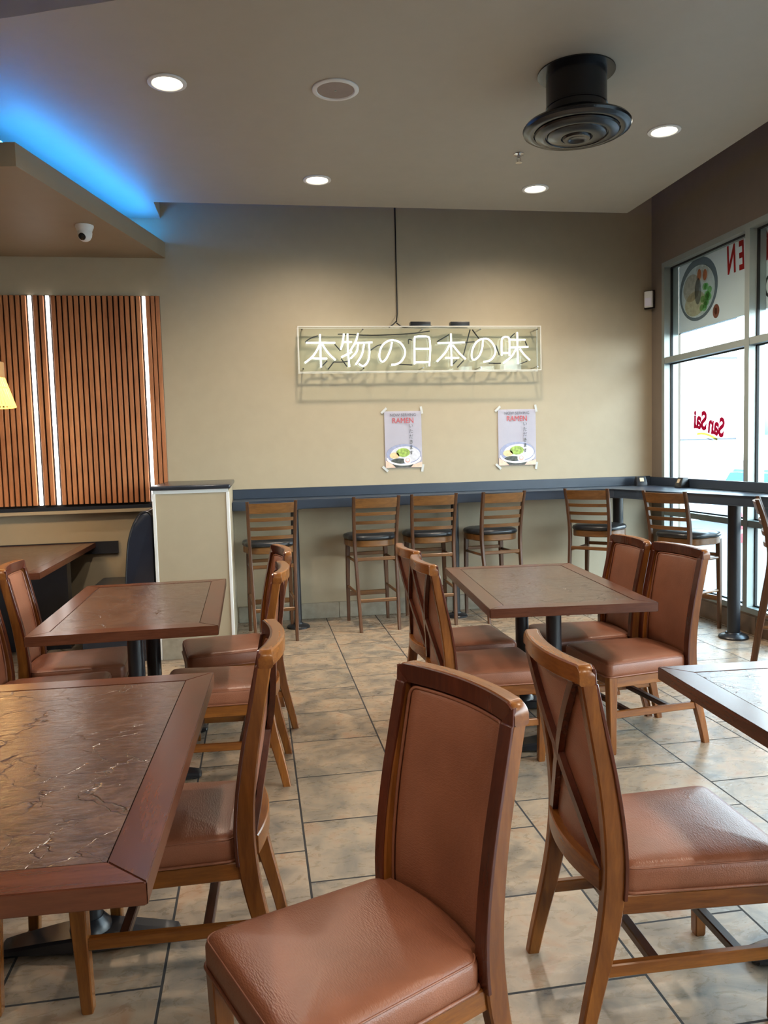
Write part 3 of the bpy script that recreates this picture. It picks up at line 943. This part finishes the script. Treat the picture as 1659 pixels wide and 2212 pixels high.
bn = thing('window_banner', 'translucent ramen banner hung outside the upper glass of the windows', 'banner', (XW + 0.1375, 5.158, 2.678))
bm = new(); box(bm, -0.0008, 0.0008, -2.6, 1.379, -0.268, 0.345); obj('sheet', bm, FILM, bn)
bm = new(); box(bm, -0.0016, 0.0016, -2.6, 1.379, -0.278, -0.268); obj('hem', bm, FM['grey'], bn)
def decal(name, pts, mat, parent, x):
    """one layer of ink or vinyl lying flat against the sheet or glass"""
    bm = new()
    bm.faces.new([bm.verts.new((x, y, z)) for y, z in pts])
    return obj(name, bm, mat, parent, 20)
bm = new()
oa, ob = ell(1.078, 0.058, 0.290, 0.262, 40), ell(1.083, 0.040, 0.252, 0.215, 40)
loft(bm, [[(-0.0020, y, z) for y, z in oa], [(-0.0020, y, z) for y, z in ob]], cap=False)
bw = obj('bowl_print', bm, FM['bowl'], bn, 20)
decal('bowl_inside_print', ell(1.083, 0.040, 0.250, 0.213, 32), FM['bowlin'], bw, -0.0026)
decal('noodle_print', ell(1.12, -0.055, 0.16, 0.105, 24), FM['noodle'], bw, -0.0032)
decal('pork_print', ell(1.175, 0.085, 0.13, 0.115, 24), FM['meat'], bw, -0.0038)
decal('seaweed_print', ell(1.075, 0.04, 0.05, 0.11, 18), FM['nori'], bw, -0.0044)
for k in range(14):
    random.seed(40 + k)
    decal('scallion_print', ell(0.955 + random.uniform(-.06, .06), -0.01 + random.uniform(-.11, .09), 0.034, 0.03, 9), FM['green'], bw, -0.0050 - 0.0002 * k)
for yy, zz in ((1.050, 0.185), (0.965, 0.165)):
    e = decal('egg_print', ell(yy, zz, 0.054, 0.074, 22), FM['white'], bw, -0.0082)
    decal('yolk_print', ell(yy, zz - 0.012, 0.030, 0.047, 18), FM['yolk'], e, -0.0088)
bd = decal('badge_print', ell(0.812, -0.172, 0.047, 0.057, 24), FM['brown'], bn, -0.0020)
decal('badge_mark_print', [(0.797, -0.142), (0.812, -0.152), (0.827, -0.137), (0.832, -0.182), (0.817, -0.202), (0.797, -0.192)], FM['brown'], bd, -0.0032)
for ch, yy, ww in (('N', 0.600, 0.80), ('E', 0.466, 0.72), ('M', 0.130, 0.85), ('A', -0.09, 0.85), ('R', -0.29, 0.80)):
    text_mesh(ch, 0.305, FM['red'], 'letter_print', WIN(-0.0030, yy, 0.180), bn, sx=ww * 0.62, shear=0.12, bold=0.008)
text_mesh('O', 0.24, FM['grey'], 'letter_print', WIN(-0.0030, 0.125, -0.12), bn, sx=0.8)
lg = thing('window_decal', 'red mirrored script lettering on the glass of the first window', 'window decal', (XW + 0.0595, 5.950, 1.585))
text_mesh('San', 0.205, FM['crimson'], 'lettering', WIN(-0.0005, -0.115, -0.022, 0.22), lg, sx=0.80, shear=0.10, bold=0.008)
text_mesh('Sai', 0.205, FM['crimson'], 'lettering', WIN(-0.0005, 0.115, 0.034, 0.14), lg, sx=0.86, shear=0.10, bold=0.008)
arc = lambda dz: [(-0.13 + 0.30 * k / 12, -0.115 - dz + 0.055 * math.sin(PI * 0.62 * k / 12)) for k in range(13)]
decal('swoosh', arc(0.0) + arc(0.020)[::-1], FM['olive'], lg, -0.0005)
arc2 = [(y, z - 0.034) for y, z in arc(0.0)[1:-2]]
decal('swoosh', arc2 + [(y, z - 0.010) for y, z in arc2[::-1]], FM['grey'], lg, -0.0005)

# ------------------------------------------------------------------ seen through the glass
cb = rgb(24, 92, 170)
car_m = plain('blue car paint', cb, 0.2, 0.2, var=0.02)
cr = thing('car', 'blue car parked outside beyond the second window', 'car', (10.85, 12.7, -0.05))
cr.scale = (1, 1, 1.22)
def side(prof, y0, y1, inset=0.0):
    bm = new()
    loft(bm, [[(x, y0, z) for x, z in prof], [(x, y1, z) for x, z in prof]])
    bmesh.ops.bevel(bm, geom=bm.edges[:], offset=0.05, segments=3, affect='EDGES')
    return bm
obj('body', side([(-2.15, 0.28), (2.15, 0.28), (2.2, 0.60), (2.05, 0.86), (1.2, 0.95), (-1.1, 0.95), (-2.0, 0.80), (-2.2, 0.55)], -0.88, 0.88), car_m, cr, 30)
bm = new()
loft(bm, [[(-1.15, -0.80, 0.93), (1.65, -0.80, 0.93), (1.65, 0.80, 0.93), (-1.15, 0.80, 0.93)], [(-0.35, -0.62, 1.45), (1.05, -0.62, 1.45), (1.05, 0.62, 1.45), (-0.35, 0.62, 1.45)]])
obj('cabin_glass', bm, M['gblack'], cr)
obj('roof', box(new(), -0.42, 1.12, -0.66, 0.66, 1.44, 1.50, 0.03, 3), car_m, cr)
for xx in (-1.35, 1.35):
    for yy in (-0.84, 0.84):
        bm = new(); lathe(bm, [(0.20, -0.1), (0.31, -0.1), (0.33, -0.07), (0.33, 0.07), (0.31, 0.1), (0.20, 0.1)], 28)
        bmesh.ops.transform(bm, matrix=Matrix.Translation((xx, yy, 0.33)) @ Matrix.Rotation(PI / 2, 4, 'X'), verts=bm.verts[:])
        wl = obj('wheel', bm, M['gask'], cr)
        bm = new(); lathe(bm, [(0.20, -0.08), (0.20, 0.08)], 24)
        bmesh.ops.transform(bm, matrix=Matrix.Translation((xx, yy, 0.33)) @ Matrix.Rotation(PI / 2, 4, 'X'), verts=bm.verts[:])
        obj('hub', bm, M['alum'], wl)
sg = thing('street_sign', 'small blue grey street sign on a post outside the second window', 'sign', (10.05, 14.35, -0.05))
bm = new(); tube(bm, [(0, 0, 0), (0, 0, 2.05)], 0.03, 10); obj('post', bm, M['alum'], sg)
bm = new(); box(bm, -0.16, 0.16, -0.05, -0.03, 1.62, 2.0, 0.008, 2); obj('plate', bm, plain('blue grey sign plate', rgb(96, 118, 160), 0.5), sg)
bl = thing('bollard', 'short red bollard with white bands outside behind the window counter post', 'bollard', (7.05, 10.62, -0.05))
bm = new(); lathe(bm, [(0.075, 0.0), (0.075, 0.40), (0.06, 0.45), (0.001, 0.46)], 20); obj('shaft', bm, plain('red bollard paint', rgb(196, 50, 56), 0.5), bl)
for zz in (0.14, 0.30):
    bm = new(); lathe(bm, [(0.0755, zz), (0.077, zz + 0.005), (0.077, zz + 0.05), (0.0755, zz + 0.055)], 20); obj('band', bm, M['white'], bl)

# ------------------------------------------------------------------ dining tables
def dining_table(x, y, rz, label, ped=(-0.30, 0.30)):
    t = thing('dining_table', label, 'table', (x, y, 0), rz, 'wood edged dining tables')
    framed_top(t, 0.742, 1.238, 0.75)
    for yy in ped:
        bm = new(); lathe(bm, [(0.036, 0.045), (0.036, 0.70)], 24, (0, yy, 0))
        c = obj('pedestal_column', bm, M['bmetal'], t)
        bm = new()
        lathe(bm, [(0.060, 0.040), (0.058, 0.066), (0.046, 0.082), (0.039, 0.092)], 24, (0, yy, 0))
        lp = []
        for x_, w_, zb in ((-0.256, 0.022, 0.020), (-0.248, 0.036, 0.028), (-0.21, 0.042, 0.034), (-0.11, 0.052, 0.048), (0.0, 0.062, 0.060), (0.11, 0.052, 0.048), (0.21, 0.042, 0.034), (0.248, 0.036, 0.028), (0.256, 0.022, 0.020)):
            lp.append(rsec_x(yy - w_, yy + w_, 0.008, zb, x_, 0.007))
        loft(bm, lp)
        for sx in (-1, 1):
            lathe(bm, [(0.020, 0.0), (0.020, 0.012)], 12, (sx * 0.225, yy, 0))
        obj('bar_base', bm, M['bmetal'], c)
        bm = new()
        for a in (0, PI / 2):
            box(bm, -0.19, 0.19, -0.022, 0.022, 0.700, 0.7095, 0.002, 1, Matrix.Translation((0, yy, 0)) @ Matrix.Rotation(a, 4, 'Z'))
        obj('top_plate', bm, M['bmetal'], c)
    return t
R = math.radians
dining_table(-0.548, 1.894, R(-2.0), 'wood edged table with dark crackled top, nearest at the left edge', (-0.45, 0.44))
dining_table(-0.551, 3.810, R(0.6), 'wood edged table standing in front of the half wall')
dining_table(1.384, 3.770, R(-4.9), 'wood edged table before the bar stools with four chairs around it')
dining_table(1.197 + 0.371 * math.cos(R(-3.4)) + 0.619 * math.sin(R(-3.4)), 2.203 + 0.371 * math.sin(R(-3.4)) - 0.619 * math.cos(R(-3.4)), R(-3.4), 'wood edged table cut off by the right edge, washed with window light')

# ------------------------------------------------------------------ dining chair
def interp(tab, z):
    for (za, *a), (zb, *b) in zip(tab, tab[1:]):
        if z <= zb:
            k = max(0.0, (z - za) / (zb - za))
            return [p + (q - p) * k for p, q in zip(a, b)]
    return list(tab[-1][1:])
POST = [(0.0, -0.288, 0.034), (0.06, -0.276, 0.037), (0.14, -0.257, 0.041), (0.24, -0.233, 0.047), (0.34, -0.215, 0.052), (0.44, -0.208, 0.052), (0.54, -0.213, 0.049), (0.66, -0.229, 0.045), (0.78, -0.252, 0.041), (0.87, -0.270, 0.038), (0.933, -0.282, 0.036)]
WT = 0.206
def bow(y, b=0.030):
    return b * (1 - min(1.0, abs(y) / 0.19) ** 2)
def spline_tab(tab, n=4):
    P = smooth_path([(z, x, d) for z, x, d in tab], n)
    return [tuple(p) for p in P]
POSTS = spline_tab(POST)

def make_chair(label, group):
    t = thing('dining_chair', label, 'chair', (0, 0, 0), 0, group)
    # seat cushion: crowned, wider at the front
    def seat_loop(ins, z, xs=0.248, xb=-0.186):
        out = []
        for x, y, _ in rrect(xb + ins, xs - ins, -0.211 + ins, 0.211 - ins, max(0.006, 0.03 - ins * 0.3), 0, 5):
            k = (x - xb) / (xs - xb)
            out.append((x, y * (0.885 + 0.115 * k), z))
        return out
    bm = new()
    loft(bm, [seat_loop(0.006, 0.370), seat_loop(0.001, 0.374), seat_loop(0.0, 0.392), seat_loop(0.0, 0.418), seat_loop(0.004, 0.430), seat_loop(0.012, 0.4385), seat_loop(0.026, 0.4430), seat_loop(0.06, 0.4475), seat_loop(0.11, 0.4510), seat_loop(0.17, 0.4530)])
    # rear tongue of the cushion that reaches the bowed back between the posts
    def tongue(ins, z):
        pts_ = [(-0.150, -0.166 + ins), (-0.150, 0.166 - ins)]
        for k in range(11):
            y = (0.166 - ins) * (1 - 2 * k / 10)
            pts_.append((-0.192 - bow(y) + ins, y))
        return [(x, y, z) for x, y in pts_]
    loft(bm, [tongue(0.006, 0.371), tongue(0.0, 0.378), tongue(0.0, 0.424), tongue(0.006, 0.436), tongue(0.016, 0.4415)])
    s = obj('seat', bm, M['leather'], t, 50)
    bm = new()
    tube(bm, [tuple(Vector(p) + Vector((0, 0, 0))) for p in seat_loop(-0.001, 0.374)], 0.0042, 6, closed=True)
    obj('piping', bm, M['leather'], s, 80)
    bm = new()
    tube(bm, seat_loop(0.0045, 0.4305), 0.0022, 6, closed=True)
    obj('seam', bm, M['leather'], s, 80)
    # wooden apron
    bm = new()
    loft(bm, [rsec_y(0.196, 0.222, 0.322, 0.370, y, 0.003) for y in (-0.165, 0.165)])
    loft(bm, [rsec_y(-0.205, -0.183, 0.322, 0.370, y, 0.003) for y in (-0.160, 0.160)])
    for sg_ in (-1, 1):
        loft(bm, [rsec_x(sg_ * ya - 0.011, sg_ * ya + 0.011, 0.322, 0.370, x, 0.003) for x, ya in ((-0.195, 0.178), (0.205, 0.196))])
    obj('seat_apron', bm, M['chx'], t)
    for sg_ in (-1, 1):
        # front leg, slightly tapered and splayed
        bm = new()
        lp = []
        for z, xc, yc, h in ((0.0, 0.212, 0.180, 0.0135), (0.006, 0.212, 0.180, 0.0155), (0.14, 0.216, 0.184, 0.0175), (0.25, 0.219, 0.187, 0.0200), (0.371, 0.221, 0.1885, 0.0215)):
            lp.append(rsec(xc - h, xc + h, sg_ * yc - h, sg_ * yc + h, z, 0.003))
        loft(bm, lp)
        obj('leg', bm, M['chz'], t)
        # rear leg that runs up into the back post
        bm = new()
        lp = []
        for z, xc, d in POSTS:
            if z > 0.889:
                break
            yo = 0.202 - 0.004 * math.sin(PI * min(1, z / 0.9)) + (0.004 if z > 0.7 else 0) * min(1, (z - 0.7) / 0.2)
            yi = yo - 0.033 + 0.005 * max(0, 1 - z / 0.2)
            y0, y1 = sorted((sg_ * yi, sg_ * yo))
            lp.append(rsec(xc - d / 2, xc + d / 2, y0, y1, z, 0.004))
        loft(bm, lp)
        obj('leg', bm, M['chz'], t)
        # side stretcher
        bm = new()
        loft(bm, [rsec_x(sg_ * ya - 0.010, sg_ * ya + 0.010, 0.172, 0.205, x, 0.003) for x, ya in ((-0.238, 0.184), (0.206, 0.186))])
        obj('stretcher', bm, M['chx'], t)
    for x in (-0.10, 0.115):
        bm = new()
        loft(bm, [rsec_y(x - 0.013, x + 0.013, 0.176, 0.200, y, 0.003) for y in (-0.178, 0.178)])
        obj('cross_stretcher', bm, M['chd'], t)
    # bowed top rail with rounded shoulders
    bm = new()
    lp = []
    yl = [WT - 0.026 * (1 - math.cos(a * PI / 16)) for a in range(9)] + [0.165, 0.145, 0.12, 0.09, 0.06, 0.03]
    for y in [-v for v in yl] + [0.0] + yl[::-1]:
        e = WT - abs(y)
        zt = 0.933 - (0.026 - math.sqrt(max(0.0, 0.026 ** 2 - (0.026 - e) ** 2)) if e < 0.026 else 0.0)
        xc = interp(POST, 0.915)[0] - bow(y)
        lp.append(rsec_y(xc - 0.0185, xc + 0.0185, 0.886, zt, y, 0.004))
    loft(bm, lp)
    obj('top_rail', bm, M['chy'], t)
    # bowed lower rail at the back
    bm = new()
    lp = []
    for k in range(17):
        y = -0.172 + 0.344 * k / 16
        xc = -0.222 - bow(y)
        lp.append(rsec_y(xc - 0.013, xc + 0.013, 0.378, 0.432, y, 0.003))
    loft(bm, lp)
    obj('lower_rail', bm, M['chy'], t)
    # dark mitred frame on the front of the back
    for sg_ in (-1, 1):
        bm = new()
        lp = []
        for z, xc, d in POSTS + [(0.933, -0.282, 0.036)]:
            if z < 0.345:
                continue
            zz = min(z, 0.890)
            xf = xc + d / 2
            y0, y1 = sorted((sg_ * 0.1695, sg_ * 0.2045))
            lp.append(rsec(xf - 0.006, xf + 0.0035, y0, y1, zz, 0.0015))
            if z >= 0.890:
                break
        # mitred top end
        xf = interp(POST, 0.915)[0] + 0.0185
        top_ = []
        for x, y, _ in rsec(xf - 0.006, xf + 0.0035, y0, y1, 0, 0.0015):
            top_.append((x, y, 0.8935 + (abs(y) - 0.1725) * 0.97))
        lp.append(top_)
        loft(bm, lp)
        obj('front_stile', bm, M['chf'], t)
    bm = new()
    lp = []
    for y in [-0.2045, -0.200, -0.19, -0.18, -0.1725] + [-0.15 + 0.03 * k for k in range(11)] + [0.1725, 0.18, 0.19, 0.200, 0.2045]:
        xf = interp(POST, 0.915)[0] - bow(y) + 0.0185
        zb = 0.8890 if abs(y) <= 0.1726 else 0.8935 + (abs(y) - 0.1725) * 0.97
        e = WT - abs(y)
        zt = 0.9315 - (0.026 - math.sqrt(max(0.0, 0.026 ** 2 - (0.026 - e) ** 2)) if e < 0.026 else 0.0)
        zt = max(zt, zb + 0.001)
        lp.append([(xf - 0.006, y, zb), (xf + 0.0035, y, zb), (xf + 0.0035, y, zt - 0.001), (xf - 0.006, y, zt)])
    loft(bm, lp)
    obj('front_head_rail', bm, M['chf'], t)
    # upholstered back panel
    bm = new()
    lp = []
    zs = [0.400, 0.404, 0.412, 0.45, 0.52, 0.60, 0.68, 0.76, 0.82, 0.868, 0.880, 0.886]
    for z in zs:
        xc = interp(POST, z)[0]
        ez = min(z - 0.400, 0.886 - z)
        row = []
        W = 0.1705
        n = 16
        for k in range(n + 1):
            y = -W + 2 * W * k / n
            ed = min(1.0, (W - abs(y)) / 0.018) ** 0.5
            ev = min(1.0, ez / 0.018) ** 0.5
            row.append((xc - bow(y) + 0.002 + 0.014 * ed * ev + 0.003 * ed * ev * (1 - (y / W) ** 2), y, z))
        for k in range(n, -1, -1):
            y = -W + 2 * W * k / n
            row.append((xc - bow(y) - 0.003, y, z))
        lp.append(row)
    loft(bm, lp)
    b = obj('back_panel', bm, M['leather'], t, 60)
    bm = new()
    P = []
    for x, z, _ in rrect(-0.164, 0.164, 0.406, 0.880, 0.022, 0, 5):
        P.append((interp(POST, z)[0] - bow(x) + 0.0105, x, z))
    PP = []
    for i in range(len(P)):
        a, c = Vector(P[i]), Vector(P[(i + 1) % len(P)])
        n = max(1, int((c - a).length / 0.04))
        for k in range(n):
            y = a.y + (c.y - a.y) * k / n
            z = a.z + (c.z - a.z) * k / n
            PP.append((interp(POST, z)[0] - bow(y) + 0.0120, y, z))
    tube(bm, PP, 0.0044, 6, closed=True)
    obj('piping', bm, M['leather'], b, 80)
    # crossed braces on the back
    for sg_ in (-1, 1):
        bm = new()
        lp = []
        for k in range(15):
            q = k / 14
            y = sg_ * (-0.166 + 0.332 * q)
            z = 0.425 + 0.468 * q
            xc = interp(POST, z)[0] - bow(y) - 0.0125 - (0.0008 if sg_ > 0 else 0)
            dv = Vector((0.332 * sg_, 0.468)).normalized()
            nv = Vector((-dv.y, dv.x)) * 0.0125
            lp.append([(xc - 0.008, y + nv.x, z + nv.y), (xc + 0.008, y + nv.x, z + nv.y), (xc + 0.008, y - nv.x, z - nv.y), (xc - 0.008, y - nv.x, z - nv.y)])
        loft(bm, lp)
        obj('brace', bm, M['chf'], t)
    return t

GC = 'leather dining chairs with crossed braces'
chairs = [
    (0.160, 1.521, 203.4, 'brown leather chair pulled out into the aisle, nearest and facing left'),
    (1.010, 1.850, -1.6, 'chair seen from behind with crossed braces, tucked at the sunlit right edge table'),
    (1.778, 3.540, 186.0, 'chair facing left at the table before the stools, nearer of that table\'s right pair'),
    (1.722, 3.982, 179.5, 'chair facing left at the table before the stools, farther of that table\'s right pair'),
    (1.026, 3.520, 0.5, 'chair facing right at the table before the stools, nearer of that table\'s left pair'),
    (1.049, 4.028, 2.5, 'chair facing right at the table before the stools, farther of that table\'s left pair'),
    (-0.194, 3.537, 176.5, 'chair facing left at the half wall table, nearer of its aisle side pair'),
    (-0.159, 4.190, 188.6, 'chair facing left at the half wall table, farther of its aisle side pair'),
    (-0.264, 2.212, 177.7, 'chair tucked under the aisle side of the nearest left table'),
    (-0.919, 4.067, 3.9, 'chair facing right at the half wall table, back lit before the booth table'),
    (-0.945, 3.580, 2.0, 'chair facing right at the half wall table, cut off by the left edge'),
    (-0.930, 2.255, 0.0, 'chair under the nearest left table, only its legs in view at lower left'),
]
c0 = None
for x, y, a, lab in chairs:
    if c0 is None:
        c0 = make_chair(lab, GC)
        c0.location = (x, y, 0); c0.rotation_euler = (0, 0, R(a))
    else:
        dup(c0, (x, y, 0), R(a), lab, GC)

# ------------------------------------------------------------------ bar stool
SPOST = [(0.0, -0.318, 0.030), (0.20, -0.290, 0.033), (0.45, -0.252, 0.036), (0.62, -0.226, 0.038), (0.74, -0.222, 0.038), (0.86, -0.238, 0.036), (0.98, -0.266, 0.032), (1.084, -0.298, 0.028)]
SP = spline_tab(SPOST, 4)
def make_stool(label, group):
    t = thing('bar_stool', label, 'stool', (0, 0, 0), 0, group)
    def ring(r, z, n=40):
        out = []
        for k in range(n):
            a = 2 * PI * k / n
            c, s_ = math.cos(a), math.sin(a)
            p = 3.0
            q = (abs(c) ** p + abs(s_) ** p) ** (-1 / p)
            out.append((r * q * c - 0.005, r * q * s_ * (1.02 if c > 0 else 0.96), z))
        return out
    bm = new()
    loft(bm, [ring(0.205, 0.722), ring(0.213, 0.730), ring(0.214, 0.744), ring(0.206, 0.756), ring(0.18, 0.765), ring(0.12, 0.772), ring(0.05, 0.774)])
    obj('seat', bm, M['vinyl'], t, 60)
    bm = new()
    a = [ring(0.200, 0.668), ring(0.206, 0.674), ring(0.206, 0.716), ring(0.200, 0.722)]
    loft(bm, a)
    obj('seat_frame', bm, M['sty'], t, 40)
    yb = lambda z: 0.170 + 0.026 * (z / 1.084) ** 1.2
    for sg_ in (-1, 1):
        bm = new()
        lp = []
        for z, xc, d in SP:
            yo = yb(z)
            y0, y1 = sorted((sg_ * yo, sg_ * (yo - 0.026)))
            lp.append(rsec(xc - d / 2, xc + d / 2, y0, y1, z, 0.006))
        loft(bm, lp)
        obj('leg', bm, M['stz'], t)
        bm = new()
        lp = []
        for z, xc, yc, h in ((0.0, 0.150, 0.172, 0.0125), (0.3, 0.152, 0.170, 0.0155), (0.60, 0.152, 0.164, 0.0180), (0.70, 0.152, 0.160, 0.0185)):
            lp.append(rsec(xc - h, xc + h, sg_ * yc - h, sg_ * yc + h, z, 0.005))
        loft(bm, lp)
        obj('leg', bm, M['stz'], t)
        for z in (0.30, 0.555):
            xr = interp(SPOST, z)[0]
            bm = new()
            tube(bm, [(xr, sg_ * 0.162, z), (0.15, sg_ * 0.166, z + 0.0)], 0.0115, 8)
            obj('side_rail', bm, M['sty'], t)
    for x, z, w in ((0.152, 0.235, 0.020), (0.152, 0.575, 0.014), (interp(SPOST, 0.26)[0], 0.245, 0.014), (interp(SPOST, 0.575)[0], 0.575, 0.014)):
        bm = new()
        b_ = 0.0 if x > 0 else 0.0
        loft(bm, [rsec_y(x - 0.010, x + 0.010, z - w, z + w, y, 0.004) for y in (-0.160, 0.160)])
        obj('foot_rail', bm, M['sty'], t)
    for z, h, nm in ((1.030, 0.039, 'top_slat'), (0.942, 0.0135, 'back_slat'), (0.872, 0.0135, 'back_slat'), (0.802, 0.0135, 'back_slat')):
        bm = new()
        lp = []
        yy = yb(z) - 0.020
        for k in range(15):
            y = -yy + 2 * yy * k / 14
            bw_ = 0.026 * (1 - (y / yy) ** 2)
            row = []
            for zz in (z - h, z + h):
                xc = interp(SPOST, zz)[0] - bw_
                row.append((xc - 0.008, y, zz)); row.append((xc + 0.008, y, zz))
            lp.append([row[0], row[1], row[3], row[2]])
        loft(bm, lp)
        obj(nm, bm, M['sty'], t, 40)
    return t
GS = 'ladder back bar stools'
stools = [
    (0.089, 6.290, 93.8, 'ladder back bar stool first from the half wall'),
    (0.919, 6.450, 93.7, 'ladder back bar stool second from the half wall, left of the close pair'),
    (1.428, 6.500, 88.5, 'ladder back bar stool third from the half wall, close beside the second'),
    (1.972, 6.480, 96.5, 'ladder back bar stool fourth from the half wall, below the right poster'),
    (2.918, 6.380, 45.0, 'ladder back bar stool turned towards the inner corner of the counter'),
    (3.290, 5.590, 24.0, 'ladder back bar stool facing the window counter, beside its round post'),
    (3.330, 4.275, -35.0, 'ladder back bar stool cut off by the right edge at the window counter'),
]
s0 = None
for x, y, a, lab in stools:
    if s0 is None:
        s0 = make_stool(lab, GS)
        s0.location = (x, y, 0); s0.rotation_euler = (0, 0, R(a))
    else:
        dup(s0, (x, y, 0), R(a), lab, GS)
